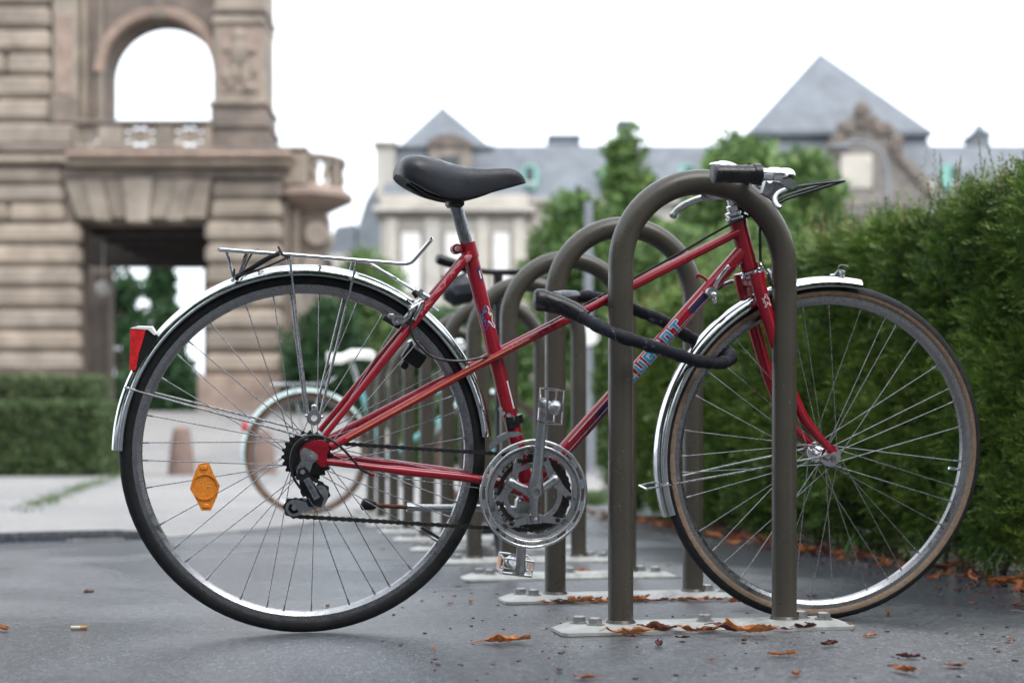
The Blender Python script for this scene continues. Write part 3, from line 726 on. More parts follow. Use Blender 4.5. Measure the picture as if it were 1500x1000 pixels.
obj('carrier_eyelet', MB().sweep(ey, [(.006, -.004), (.0135, -.004), (.0135, .002), (.006, .002)], n=20).box(ey + V(0, 0, .016), (.010, .005, .018), .002).box(ey + V(-.012, 0, .004), (.010, .005, .006), .002).box(ey + V(.013, 0, .002), (.010, .005, .006), .002), M['chrome'], car)
strap = obj('luggage_strap', MB().tube(spline([L(344, 408, -.03), L(362, 398, -.05), L(392, 380, -.058), L(412, 371, -.052)], 4), .0045, 8, flat=(1, .5)), M['plastic'], car)
for pts in ([(344, 408, -.035), (350, 405, -.05), (385, 394, -.058), (424, 377, -.056)], [(352, 402, .0), (358, 378, .02), (364, 370, .0), (352, 398, -.02), (350, 402, -.03)], [(412, 371, -.05), (408, 363, -.05), (414, 374, -.056), (422, 377, -.056)], [(343, 395, -.03), (343, 408, -.03), (350, 408, -.04)], [(372, 372, -.05), (378, 366, -.02), (368, 374, .01), (356, 398, -.02)]):
    obj('strap_end', MB().tube(spline([L(*p) for p in pts], 4), .0022, 6), M['plastic'], strap)
fringe = MB()
for k in range(9):
    a = L(344 + k * .8, 404, -.03); fringe.tube([a, a + V(rnd.uniform(-.004, .004), rnd.uniform(-.004, 0), -.010)], .0008, 4)
obj('strap_fringe', fringe, M['plastic'], strap)

# ---- rear brake
rb = obj('rear_brake', MB().tube(spline([L(622, 447, -.02), L(606, 455, -.036), L(597, 465, -.040), L(588, 473, -.034)], 4), .0055, 10, flat=(1, .8)), M['alloy'], bike)
obj('brake_arm', MB().tube(spline([L(632, 440, -.01), L(616, 444, -.03), L(604, 452, -.044), L(600, 462, -.046)], 4), .0045, 10), M['chrome'], rb)
obj('brake_arm', MB().tube([L(606, 470, -.042), L(618, 446, -.04)], .005, 10).tube([L(600, 456, -.04), L(614, 440, -.034)], .004, 8), M['chrome'], rb)
sh_ = MB().sweep(L(581, 469.5, -.040), [(.0045, -.005), (.0095, -.005), (.0095, .003), (.0045, .003)], n=18).tube([L(577, 476, -.04), L(588, 464, -.04)], .0042, 8).box(L(573, 464, -.040), (.012, .008, .010), .002).tube([L(588, 474, -.04), L(600, 464, -.042)], .0045, 8)
obj('brake_shoe_holder', sh_, M['alloy'], rb)
obj('brake_pad', MB().box(L(574, 473, -.022), (.036, .010, .010), .002, Matrix.Rotation(R(30), 4, 'Y')), M['rubber'], rb)
obj('cable_adjuster', MB().tube([L(606, 428, -.034), L(612, 436, -.036)], .0058, 10), M['plastic'], rb)
obj('brake_bolt', MB().tube([L(600, 452, -.048), L(600, 452, .03)], .0035, 10), M['bolt'], rb)
# small black box clamped to the far stay
db = obj('dynamo', MB().box(L(606, 523, .05), (.042, .034, .034), .005, Matrix.Rotation(R(32), 4, 'Y')), M['plastic'], bike)
obj('dynamo_wheel', MB().box(L(592, 536, .05), (.014, .02, .014), .003, Matrix.Rotation(R(32), 4, 'Y')), M['plastic'], db)
obj('dynamo_bracket', MB().tube([L(604, 508, .045), L(600, 500, .04)], .005, 8), M['alloy'], db)
# ---- front brake
fbk = obj('front_brake', MB().tube(spline([L(1124, 398, -.01), L(1134, 410, -.034), L(1138, 424, -.042), L(1136, 436, -.036)], 4), .0055, 10, flat=(1, .8)), M['alloy'], bike)
obj('brake_arm', MB().tube(spline([L(1124, 398, .01), L(1134, 410, .034), L(1138, 424, .042), L(1136, 436, .036)], 4), .0055, 10), M['alloy'], fbk)
obj('brake_arm', MB().tube(spline([L(1114, 386, -.024), L(1117, 392, -.03), L(1124, 402, -.03), L(1131, 420, -.04)], 4), .004, 8), M['chrome'], fbk)
obj('brake_bolt', MB().tube([L(1085, 404, 0), L(1128, 396, 0)], .003, 8), M['bolt'], fbk)
obj('cable_adjuster', MB().tube([L(1114, 384, -.024), L(1116, 392, -.026)], .0045, 10), M['alloy'], fbk)
for sg in (-1, 1):
    obj('brake_pad', MB().box(V(L(1134, 438)[0], sg * .020, L(1134, 438)[2]), (.034, .010, .010), .002, Matrix.Rotation(R(12), 4, 'Y')), M['rubber'], fbk)

# ---- crankset
CC = TB.copy()
def annulus(c, r0, r1, y0, y1, n=72, a0=0, a1=360): return [(r0, y0), (r1, y0), (r1, y1), (r0, y1)]
yR = -.046
cs = obj('chainset', MB().sweep(CC, annulus(CC, .0785, .0865, yR - .003, yR), n=72).sweep(CC, [(.0865, yR - .0028), (.0895, yR - .0065), (.091, yR - .0065), (.091, yR - .003), (.0865, yR - .0005)], n=72), M['alloy'], bike, ang=30)
gd = MB().sweep((CC[0], CC[1] + yR - .0055, CC[2]), torus_prof(.1028, .0030, 0, 360, 10)[:-1], n=84).sweep((CC[0], CC[1] + yR - .0055, CC[2]), torus_prof(.0922, .0022, 0, 360, 8)[:-1], n=84)
for k in range(14):
    a = 360 / 14 * k + 6; gd.sweep(CC, annulus(CC, .0943, .1007, yR - .0055, yR - .0034), a, a + 11, n=4)
obj('chain_guard', gd, M['chrome'], cs, ang=60)
obj('chain_ring', MB().sweep(CC, annulus(CC, .060, .0685, yR + .008, yR + .011), n=72), M['darksteel'], cs)
th = MB()
for k in range(40):
    a = 2 * math.pi * k / 40; q = CC + V(.0715 * math.cos(a), yR + .0095, .0715 * math.sin(a)); th.box(q, (.0035, .002, .0055), 0, Matrix.Rotation(-a + math.pi / 2, 4, 'Y'))
obj('chain_teeth', th, M['darksteel'], cs)
obj('inner_ring', MB().sweep(CC, annulus(CC, .049, .058, yR + .004, yR + .007), n=60), M['alloy'], cs)
crank_dir = nrm(L(797, 590, -.085) - L(784, 719, -.085)); ca = math.degrees(math.atan2(crank_dir[2], crank_dir[0]))
for k in range(3):
    a = R(-90 + 4 + 120 * k + 0); u = V(math.cos(a), 0, math.sin(a)); t = V(-math.sin(a), 0, math.cos(a))
    pe = CC + u * .050
    arm = MB().tube([CC + V(0, yR - .010, 0), CC + u * .022 + V(0, yR - .009, 0), CC + u * .040 + V(0, yR - .007, 0), pe + V(0, yR - .006, 0), pe + u * .006 + V(0, yR - .006, 0)], [.012, .0085, .0075, .0095, .006], 12, flat=(1, .55) if abs(u[1]) < 2 else None)
    obj('spider_arm', arm, M['alloy'], cs)
    q0, q1 = pe + t * .066 + u * .006, pe - t * .066 + u * .006
    web = MB().prism([q0 + u * .012 - t * .006, q0 - u * .003, pe + t * .020 - u * .009, pe - t * .020 - u * .009, q1 - u * .003, q1 + u * .012 + t * .006, pe - t * .030 + u * .006, pe + t * .030 + u * .006], (0, .003, 0)) if False else \
        MB().prism([p + V(0, yR - .003, 0) for p in (pe + t * .014 - u * .008, pe + t * .066 + u * .004, pe + t * .060 + u * .014, pe + t * .016 + u * .007)], (0, .003, 0)).prism([p + V(0, yR - .003, 0) for p in (pe - t * .014 - u * .008, pe - t * .066 + u * .004, pe - t * .060 + u * .014, pe - t * .016 + u * .007)], (0, .003, 0)).prism([p + V(0, yR - .0031, 0) for p in (pe + t * .0142 - u * .009, pe - t * .0142 - u * .009, pe - t * .0142 + u * .008, pe + t * .0142 + u * .008)], (0, .0031, 0))
    obj('chainset_web', web, M['alloy'], cs)
    for off in (0, .045, -.045):
        q = pe + t * off + u * (.004 if off else 0) + V(0, yR - (.012 if off == 0 else .004), 0)
        obj('chainset_bolt', MB().sweep(q, [(0, -.002), (.0032, -.002), (.0048, -.001), (.0048, .008), (0, .008)], n=12), M['bolt'] if off == 0 else M['darksteel'], cs)
def crank(px1, py1, dy0, dy1, px0, py0, name='crank'):
    a = L(px0, py0, dy0); b = L(px1, py1, dy1); d = nrm(b - a)
    o = obj(name, MB().tube([a - d * .012, a, a + d * .03, a + d * .1, b - d * .012, b, b + d * .010], [.010, .0165, .0115, .0095, .010, .0125, .008], 14, flat=(1, .55)), M['alloy'], cs)
    return a, b, o
a, b, ck = crank(797, 592, -.070, -.084, 784, 720.5)
obj('crank_bolt', MB().sweep(a + V(0, -.0105, 0), [(.0065, -.0015), (.0098, -.0015), (.0098, .004), (.0065, .004)], n=20).sweep(a + V(0, -.008, 0), [(0, -.001), (.0065, -.001), (.0065, .002), (0, .002)], n=6), M['bolt'], cs)
def pedal(c, rollx, refl, yd):
    e = MB(); w = .060; hz = .0225; hx = .0
    def T(x, y, z):
        q = Matrix.Rotation(rollx, 4, 'Y') @ Vector((x, y, z)); return V(c[0] + q[0], c[1] + q[1], c[2] + q[2])
    p = obj('pedal', e.tube([T(0, 0, 0), T(0, yd * .085, 0)], .0085, 14).ball(T(0, yd * .088, 0), .0135), M['alloy'], bike)
    for s_ in (-1, 1):
        pm = MB()
        q = [T(-.016, yd * .014, s_ * .030), T(.018, yd * .014, s_ * .030), T(.018, yd * .082, s_ * .030), T(-.016, yd * .082, s_ * .030)]
        up = T(0, 0, s_ * .0015) - T(0, 0, 0)
        pm.prism(q[:2] + [T(.018, yd * .026, s_ * .030), T(-.016, yd * .026, s_ * .030)], up); pm.prism([T(-.016, yd * .070, s_ * .030), T(.018, yd * .070, s_ * .030)] + q[2:], up)
        pm.prism([T(-.016, yd * .0262, s_ * .030), T(-.009, yd * .0262, s_ * .030), T(-.009, yd * .0698, s_ * .030), T(-.016, yd * .0698, s_ * .030)], up)
        pm.prism([T(.013, yd * .0262, s_ * .030), T(.018, yd * .0262, s_ * .030), T(.018, yd * .0698, s_ * .030), T(.013, yd * .0698, s_ * .030)], up)
        obj('cage_plate', pm, M['chrome'], p)
        for yy in (.016, .080):
            for xx in (-.013, .017):
                obj('cage_post', MB().tube([T(xx, yd * yy, s_ * .0305), T(xx, yd * yy, s_ * .006)], .0022, 6), M['chrome'], p)
        if refl:
            obj('pedal_reflector', MB().prism([T(-.008, yd * .034, s_ * .0325), T(.012, yd * .034, s_ * .0325), T(.012, yd * .062, s_ * .0325), T(-.008, yd * .062, s_ * .0325)], T(0, 0, s_ * .002) - T(0, 0, 0)), M['lens_orange'], p)
    for yy in (.014, .082):
        obj('cage_end', MB().prism([T(-.016, yd * yy, .0305), T(-.016, yd * yy, -.0305), T(-.012, yd * yy, -.0305), T(-.012, yd * yy, -.004), T(.016, yd * yy, -.004), T(.016, yd * yy, -.0305), T(.018, yd * yy, -.0305), T(.018, yd * yy, .0305), T(.016, yd * yy, .0305), T(.016, yd * yy, .004), T(-.012, yd * yy, .004), T(-.012, yd * yy, .0305)], (0, yd * .0012, 0)), M['alloy'], p)
    return p
pedal(b + V(0, -.006, 0), R(3), False, -1)
a2, b2, ck2 = crank(762, 836, .072, .084, 768, 722)
pedal(b2 + V(0, .006, 0), R(-82), True, 1)
# front derailleur
fd = obj('front_derailleur', MB().box(L(748, 620, -.03), (.018, .014, .03), .004, Matrix.Rotation(R(-12), 4, 'Y')).tube([L(754, 617, 0) - SDIR * .006, L(754, 617, 0) + SDIR * .010], .0172, 20), M['plastic'], bike)
obj('derailleur_cage', MB().prism([L(x, y, -.0535) for x, y in ((716, 654), (724, 644), (742, 634), (760, 633), (768, 637), (744, 643), (728, 652), (718, 662))], (0, .0018, 0)).prism([L(x, y, -.030) for x, y in ((714, 654), (724, 642), (740, 634), (758, 634), (744, 643), (728, 652), (718, 662))], (0, .0015, 0)), M['alloy'], fd)
for (x, y) in ((733, 600), (737, 606), (745, 609)):
    obj('derailleur_bolt', MB().tube([L(x, y, -.040), L(x, y, -.020)], .0042, 10), M['bolt'], fd)
# ---- freewheel, chain, rear derailleur
AX = RC.copy(); fwh = None
for k, r_ in enumerate((.0295, .0335, .0375, .0415, .0455)):
    m_ = MB(); nt = int(2 * math.pi * r_ / .0127); y_ = -.054 + k * .0052; vs = []
    for i in range(nt * 4):
        a = 2 * math.pi * i / (nt * 4); rr_ = r_ + (.0028 if i % 4 in (0, 1) else -.0022); vs.append(AX + V(rr_ * math.cos(a), y_, rr_ * math.sin(a)))
    m_.prism(vs, (0, .0022, 0)); o = obj('sprocket', m_, M['darksteel'], rw)
obj('freewheel_body', MB().sweep(AX, [(0, -.056), (.021, -.056), (.021, -.03), (0, -.03)], n=30), M['darksteel'], rw)
PU, PL_ = L(468, 723, -.052), L(430.5, 744, -.052)
pul = .0165
chain_y = -.052
def circ(c, r, a0, a1, n):
    return [V(c[0] + r * math.cos(R(a0 + (a1 - a0) * i / n)), chain_y, c[2] + r * math.sin(R(a0 + (a1 - a0) * i / n))) for i in range(n + 1)]
cy2 = yR + .0095
rowp = circ(AX, .0295, 88, 250, 14)                              # around the sprocket, towards the jockey wheel
path = [p.copy() for p in circ(CC, .0725, 95, -95, 20)]
for p in path: p[1] = cy2
low = circ(PL_, pul, 275, 120, 10)
upj = circ(PU, pul, -60, 60, 6)
full = path + low + upj + rowp[::-1] + [path[0]]
pts = []
for i in range(len(full) - 1):
    a_, b_ = full[i], full[i + 1]; l_ = float(np.linalg.norm(b_ - a_)); k = max(1, int(l_ / .001))
    pts += [a_ + (b_ - a_) * j / k for j in range(k)]
# equal pitch
seq = [pts[0]]; acc = 0
for i in range(1, len(pts)):
    acc += float(np.linalg.norm(pts[i] - pts[i - 1]))
    if acc >= .0127: seq.append(pts[i]); acc = 0
chm = MB()
for i in range(len(seq) - 1):
    a_, b_ = seq[i], seq[i + 1]; d = nrm(b_ - a_); w = nrm(np.cross(d, V(0, 1, 0))); o_ = .0036 if i % 2 else .0022
    for sg in (-1, 1):
        pl = []
        for (t, h_) in ((-.0035, .002), (-.0018, .0042), (.0025, .0036), (.0063, .0026), (.0102, .0036), (.0145, .0042), (.0162, .002), (.0162, -.002), (.0145, -.0042), (.0102, -.0036), (.0063, -.0026), (.0025, -.0036), (-.0018, -.0042), (-.0035, -.002)):
            pl.append(a_ + d * t + w * h_ + V(0, sg * o_, 0))
        chm.prism(pl, (0, sg * .001, 0))
    chm.tube([a_ - V(0, .0048, 0), a_ + V(0, .0048, 0)], .0032, 8)
tag(obj('chain', chm, M['darksteel'], bike), kind='stuff')
rd = obj('rear_derailleur', MB().prism([L(x, y, -.066) for x, y in ((439, 662), (446, 656), (456, 660), (465, 666), (466, 672), (458, 679), (455, 688), (452, 699), (440, 704), (434, 692), (435, 684), (441, 675))], (0, -.005, 0)), M['alloy'], bike)
obj('axle_nut', MB().sweep(L(456.5, 670, -.075), [(0, -.010), (.0045, -.009), (.0045, -.005), (.009, -.005), (.009, .004), (0, .004)], n=16, closedp=False), M['bolt'], bike)
obj('axle_nut', MB().sweep(AX + V(0, .068, 0), [(0, .012), (.0045, .012), (.009, .006), (.009, -.002), (0, -.002)], n=12, closedp=False), M['bolt'], bike)
obj('hanger_bolt', MB().sweep(L(447, 662, -.073), [(0, -.003), (.005, -.003), (.005, .003), (0, .003)], n=14), M['bolt'], rd)
obj('derailleur_knuckle', MB().prism([L(x, y, -.070) for x, y in ((436, 688), (446, 684), (453, 692), (455, 702), (442, 708), (436, 700))], (0, -.007, 0)), M['plastic'], rd)
obj('pivot_bolt', MB().sweep(L(443, 692, -.078), [(0, -.002), (.0045, -.002), (.0045, .003), (0, .003)], n=14), M['bolt'], rd)
ln = [(444, 703), (453, 698.5), (468.5, 728), (460, 733)]
obj('parallelogram', MB().prism([L(x, y, -.074) for x, y in ln], (0, -.008, 0)), M['chrome'], rd)
obj('parallelogram_back', MB().prism([L(x, y, -.060) for x, y in ((438, 704), (452, 696), (474, 730), (470, 742), (452, 742), (440, 722))], (0, -.013, 0)), M['plastic'], rd)
A_, B_ = L(448.8, 705.5, -.0826), L(462.5, 729, -.0826)
ax_ = nrm(B_ - A_); perp = V(-ax_[2], 0, ax_[0]); perp = perp if perp[0] > 0 else -perp
SL_ = {'S': [[(.6, .85), (.45, 1), (.1, 1), (0, .8), (.1, .55), (.5, .45), (.6, .2), (.5, 0), (.1, 0), (0, .15)]], 'I': [[(.3, 0), (.3, 1)]], 'M': [[(0, 0), (0, 1), (.3, .5), (.6, 1), (.6, 0)]], 'P': [[(0, 0), (0, 1), (.6, 1), (.6, .5), (0, .5)]], 'L': [[(0, 1), (0, 0), (.6, 0)]], 'E': [[(.6, 1), (0, 1), (0, 0), (.6, 0)], [(0, .5), (.5, .5)]], 'X': [[(0, 0), (.6, 1)], [(0, 1), (.6, 0)]]}
lm = MB(); wl = float(np.linalg.norm(B_ - A_)) / 7.2
for i, ch in enumerate('SIMPLEX'):
    for strk in SL_[ch]:
        q = [A_ + ax_ * (wl * (i + x * 1.1)) + perp * ((y - .5) * .0055) for x, y in strk]; lm.tube(q, .00045, 4)
obj('lettering', lm, M['plastic'], rd)
for (c_, nm) in ((PU, 'jockey_wheel'), (PL_, 'jockey_wheel')):
    jw = MB(); vs = []
    for i in range(44):
        a = 2 * math.pi * i / 44; rr_ = .0152 + (.0022 if i % 4 < 2 else 0); vs.append(V(c_[0] + rr_ * math.cos(a), -.050, c_[2] + rr_ * math.sin(a)))
    jw.prism(vs, (0, -.003, 0)); j = obj(nm, jw, M['plastic'], rd)
    obj('jockey_cage', MB().sweep(c_ + V(0, -.008, 0), [(.0105, 0), (.0158, 0), (.0158, .0015), (.0105, .0015)], n=28), M['alloy'], rd)
    obj('jockey_bolt', MB().sweep(c_ + V(0, -.009, 0), [(0, -.002), (.004, -.002), (.0055, .002), (0, .002)], n=10).box(c_ + V(.006, -.007, .003), (.014, .002, .004), 0, Matrix.Rotation(R(-35), 4, 'Y')), M['bolt'], rd)
obj('derailleur_cage', MB().prism([L(x, y, -.060) for x, y in ((424, 736), (436, 732), (452, 738), (466, 716), (478, 718), (481, 730), (474, 744), (456, 748), (440, 752))], (0, -.0015, 0)), M['alloy'], rd)
obj('cable_anchor', MB().tube(spline([L(452, 730, -.08), L(459, 741, -.08), L(470, 746, -.08), L(486, 746, -.078)], 4), .0009, 6).tube([L(478, 746, -.08), L(485, 746, -.08)], .0016, 6).box(L(447, 731, -.078), (.008, .006, .008), .002), M['alloy'], rd)
# kickstand, folded up on the far side
ks = obj('kickstand', MB().tube([L(600, 744, .075), L(700, 745, .06), L(764, 748, .03)], [.0068, .0075, .0085], 14).tube([L(596, 743.6, .075), L(606, 744.2, .075)], .009, 14).box(L(766, 742, .024), (.03, .03, .035), .005), M['alloy'], bike)
obj('kickstand_rod', MB().tube([L(548, 741, .08), L(602, 744, .075)], .0042, 10), M['rust'], ks)
obj('kickstand_foot', MB().tube([L(529, 738, .082), L(532, 739, .082), L(546, 740.5, .08), L(551, 741, .08)], [.007, .0125, .0095, .0065], 12, flat=(1, .8)), M['rubber'], ks)

# ------------------------------------------------------------------ cable lock (world points, hangs on the frame)
def LW(px, py, dy):
    p = L(px, py, dy); m = Matrix.Translation((OX, YC, bike.location[2])) @ Matrix.Rotation(LAM, 4, 'X'); q = m @ Vector(p); return V(*q)
lk = empty('cable_lock', tuple(LW(800, 470, -.06)))
tag(lk, 'black fabric sleeved cable lock around red frame, hoop and front wheel', 'cable lock')
def off(p): return p - V(*lk.location)
cp = [LW(846, 461, -.075), LW(868, 474, -.105), LW(905, 492, -.150), LW(945, 505, -.130), LW(985, 518, -.085), LW(1020, 529, -.060), LW(1052, 533, -.040), LW(1070, 527, -.005), LW(1066, 515, .032), LW(1045, 509, .050), LW(1012, 496, .060), LW(972, 472, .060), LW(930, 455, .052), LW(895, 442, .050), LW(865, 436, .048), LW(838, 436, .030)]
cpath = [off(p) for p in spline(cp, 7)]
nn = len(cpath)
obj('sleeve', MB().tube(cpath, [.0122 + .0009 * math.sin(i * .9) + .0007 * math.sin(i * 2.3 + 1) for i in range(nn)], 16), M['sleeve'], lk)
hd = MB().tube([off(LW(789, 439, -.055)), off(LW(796, 441, -.055)), off(LW(812, 446, -.056)), off(LW(826, 450, -.062)), off(LW(840, 457, -.070)), off(LW(858, 467, -.085))], [.0150, .0200, .0190, .0175, .0180, .0135], 18)
obj('lock_body', hd, M['grip'], lk)
obj('lock_end_cap', MB().tube([off(LW(782.5, 440, -.055)), off(LW(786, 440, -.055)), off(LW(796, 441, -.055))], [.016, .021, .0215], 18), M['plastic'], lk)
obj('lock_collar', MB().tube([off(LW(810, 440, -.05)), off(LW(826, 438, -.02)), off(LW(842, 436, .028))], [.015, .0160, .0130], 16), M['grip'], lk)
fz = MB()
for k in range(60):
    p = cpath[-1 - (k % 22)]; a = V(rnd.uniform(-1, 1), rnd.uniform(-1, .3), rnd.uniform(.2, 1)); a = nrm(a)
    fz.tube([p + a * .011, p + a * .0135 + V(rnd.uniform(-.006, .006), 0, rnd.uniform(-.002, .003))], .0006, 4)
obj('frayed_threads', fz, M['sleeve'], lk)

# ------------------------------------------------------------------ mint bicycle further down the row
def simple_bike(name, loc, rotz, lean, paint, guardm, sadm, tanm, parts='full'):
    e = empty(name, loc, (lean, 0, rotz)); r = .336; wb = 1.03
    a, f = V(0, 0, r), V(wb, 0, r); bb = V(.42, 0, .29); st_, ht, hb_ = V(.27, 0, .74), V(.86, 0, .76), V(.90, 0, .62)
    for c in (a, f):
        w = wheel(e, c, r, .0165, M['rim'], side=tanm, nsp=28, seg=56, ribbed=False)
    for c, a0, a1 in ((a, 5, 190), (f, 70, 200)):
        pr = [(r + .018 - .016 * abs(t) ** 2.4, t * .026) for t in np.linspace(-1, 1, 9)] + [(r + .016 - .016 * abs(t) ** 2.4, t * .025) for t in np.linspace(1, -1, 9)]
        obj('mudguard', MB().sweep(c, pr, a0, a1, 40), guardm, e, ang=50)
    for nm, p, q, rr in (('seat_tube', bb, st_, .015), ('down_tube', bb, hb_ + V(-.01, 0, .02), .016), ('top_tube', bb + (st_ - bb) * .55, ht - V(-.005, 0, .03), .014), ('head_tube', hb_, ht, .018)):
        obj(nm, MB().tube([p, q], rr, 14), paint, e)
    for sg in (-1, 1):
        obj('chain_stay', MB().tube([a + V(0, sg * .06, 0), bb + V(0, sg * .02, 0)], .008, 10), paint, e)
        obj('seat_stay', MB().tube([a + V(0, sg * .06, 0), st_ + V(0, sg * .012, -.05)], .007, 10), paint, e)
        obj('fork_blade', MB().tube(spline([hb_ + V(0, sg * .04, 0), V(.955, sg * .05, .46), f + V(0, sg * .05, 0)], 4), .009, 10), paint, e)
    obj('seat_post', MB().tube([st_ - nrm(st_ - bb) * .05, V(.235, 0, .845)], .0125, 12), M['chrome'], e)
    sd = MB(); vs = []; stn = [(-.13, .01, .03), (-.11, .0, .085), (-.05, .0, .09), (.0, .005, .06), (.06, .006, .036), (.11, .004, .026), (.135, -.012, .012)]
    for (x, z, hw) in stn:
        for k in range(12):
            t = math.pi * k / 11; vs.append((.235 + x, -hw * math.copysign(abs(math.cos(t)) ** .6, math.cos(t)), .845 + z + .055 * (max(0, math.sin(t)) ** .5) - .02 * (x < -.04)))
    sd.add(vs, [(i * 12 + k, i * 12 + (k + 1) % 12, (i + 1) * 12 + (k + 1) % 12, (i + 1) * 12 + k) for i in range(6) for k in range(12)] + [tuple(range(12)), tuple(range(83, 71, -1))])
    obj('saddle', sd, sadm, e, ang=60)
    obj('rear_carrier', MB().tube([V(-.20, -.06, .71), V(.10, -.06, .715), V(.15, -.06, .75), V(.15, .06, .75), V(.10, .06, .715), V(-.20, .06, .71)], .005, 8, closed=True), M['chrome'], e)
    for sg in (-1, 1):
        obj('carrier_leg', MB().tube([V(-.08, sg * .06, .71), a + V(0, sg * .065, .01)], .004, 6), M['chrome'], e)
    obj('stem', MB().tube([ht, ht + V(-.03, 0, .13), ht + V(.02, 0, .17)], .012, 12), M['chrome'], e)
    hbp = [V(.66, -.25, .93), V(.80, -.27, .945), V(.89, -.20, .94), V(.87, 0, .93), V(.89, .20, .94), V(.80, .27, .945), V(.66, .25, .93)]
    b_ = obj('handlebar', MB().tube(spline(hbp, 5), .011, 12), M['chrome'], e)
    for s_ in (0, -1):
        i0 = hbp[s_]; i1 = hbp[1 if s_ == 0 else -2]; obj('grip', MB().tube([i0, i0 + (i1 - i0) * .8], .0165, 12), M['grip'], b_)
    obj('chainset', MB().sweep(bb, [(.075, -.05), (.095, -.05), (.095, -.045), (.075, -.045)], n=40).tube([bb + V(0, -.06, 0), bb + V(.12, -.07, -.12)], .011, 10).tube([bb + V(0, .06, 0), bb + V(-.12, .07, .12)], .011, 10).tube([bb + V(0, -.06, 0), bb + V(0, .06, 0)], .012, 10), M['chrome'], e)
    for p in (bb + V(.12, -.11, -.12), bb + V(-.12, .11, .12)):
        obj('pedal', MB().box(p, (.08, .07, .022), .004), M['plastic'], e)
    q = a + V(r * 1.03 * math.cos(R(156)), 0, r * 1.03 * math.sin(R(156)))
    obj('tail_light', MB().box(q + V(-.022, 0, .004), (.03, .05, .05), .008), M['lens_red'], e)
    return e
mp = B(450, 662, 7.78)
mint = simple_bike('bicycle', (mp[0], mp[1], .004), 0, R(2), M['mint'], M['mintchrome'], M['vinylwhite'], M['tan2'])
tag(mint, 'mint green bicycle with white saddle and brown sidewall tyres', 'bicycle')

# black kick scooter among the middle stands
kp = V(.84, 4.47, 0)
ke = empty('kick_scooter', (kp[0], kp[1], .004), (0, 0, R(90)))
tag(ke, 'black kick scooter with rubber grips and dark grey front bag behind the stands', 'scooter')
for x in (-.0, .56):
    obj('wheel', MB().sweep((x, 0, .1), torus_prof(.085, .015, 0, 360, 12)[:-1], n=32).sweep((x, 0, .1), [(0, -.012), (.075, -.008), (.075, .008), (0, .012)], n=24), M['rubber'], ke)
obj('deck', MB().box((.28, 0, .085), (.42, .11, .018), .005), M['plastic'], ke)
obj('stem', MB().tube([V(.0, 0, .1), V(.045, 0, .18), V(.075, 0, .92)], .015, 14), M['plastic'], ke)
obj('neck', MB().tube([V(.055, 0, .35), V(.09, 0, .16), V(.12, 0, .088)], .016, 12), M['plastic'], ke)
khb = [V(.02, -.20, .955), V(.05, -.10, .93), V(.075, 0, .925), V(.05, .10, .93), V(.02, .20, .955)]
kb = obj('handlebar', MB().tube(spline(khb, 4), .0095, 10), M['plastic'], ke)
for q0, q1 in ((khb[0], khb[1]), (khb[-1], khb[-2])):
    obj('grip', MB().tube([q0 - (q1 - q0) * .1, q0, q0 + (q1 - q0) * .9], [.013, .018, .016], 12), M['grip'], kb)
    obj('brake_lever', MB().tube(spline([q1 + V(.0, 0, -.01), (q0 + q1) / 2 + V(-.03, 0, -.045), q0 + V(-.03, 0, -.06)], 4), .005, 8), M['plastic'], kb)
obj('front_bag', MB().box((.02, .135, .855), (.10, .11, .085), .028, Matrix.Rotation(R(-12), 4, 'X')), M['saddle'], ke)

# ------------------------------------------------------------------ foliage helpers
def leafmesh(name, P, D, Nn, Ln, Wd, cols, mat, fold=False):
    # P base points, D direction, Nn normal, leaf length / width arrays: kite quads with a colour per leaf
    n = len(P); Sd = np.cross(D, Nn); Sd /= np.linalg.norm(Sd, axis=1)[:, None] + 1e-9
    v = np.empty((n, 4, 3)); v[:, 0] = P; v[:, 1] = P + D * (Ln * .5)[:, None] + Sd * (Wd * .5)[:, None]; v[:, 2] = P + D * Ln[:, None]; v[:, 3] = P + D * (Ln * .5)[:, None] - Sd * (Wd * .5)[:, None]
    me = bpy.data.meshes.new(name); me.vertices.add(n * 4); me.vertices.foreach_set('co', v.reshape(-1))
    me.loops.add(n * 4); me.loops.foreach_set('vertex_index', np.arange(n * 4, dtype=np.int32))
    me.polygons.add(n); me.polygons.foreach_set('loop_start', np.arange(0, n * 4, 4, dtype=np.int32)); me.polygons.foreach_set('loop_total', np.full(n, 4, dtype=np.int32))
    me.update(calc_edges=True)
    at = me.color_attributes.new('tint', 'FLOAT_COLOR', 'CORNER')
    c = np.ones((n, 4, 4)); c[:, :, :3] = cols[:, None, :]; at.data.foreach_set('color', c.reshape(-1))
    me.materials.append(mat); return me
def unit(a): return a / (np.linalg.norm(a, axis=1)[:, None] + 1e-9)
def vnoise(p, seed=0, f=1.0):
    r = np.random.RandomState(seed); s_ = np.zeros(len(p))
    for k in range(6):
        w = r.normal(size=3) * f * (1 + k * .6); s_ += np.sin(p @ w + r.uniform(0, 6.28)) / (1 + k * .45)
    return s_ / 2.4
def palette(n, cols, jit=.18):
    cols = np.array(cols); k = nrs.randint(0, len(cols), n); k2 = nrs.randint(0, len(cols), n); t = nrs.rand(n, 1)
    return np.clip((cols[k] * t + cols[k2] * (1 - t)) * (1 + nrs.normal(0, jit, (n, 1))), .003, 1)

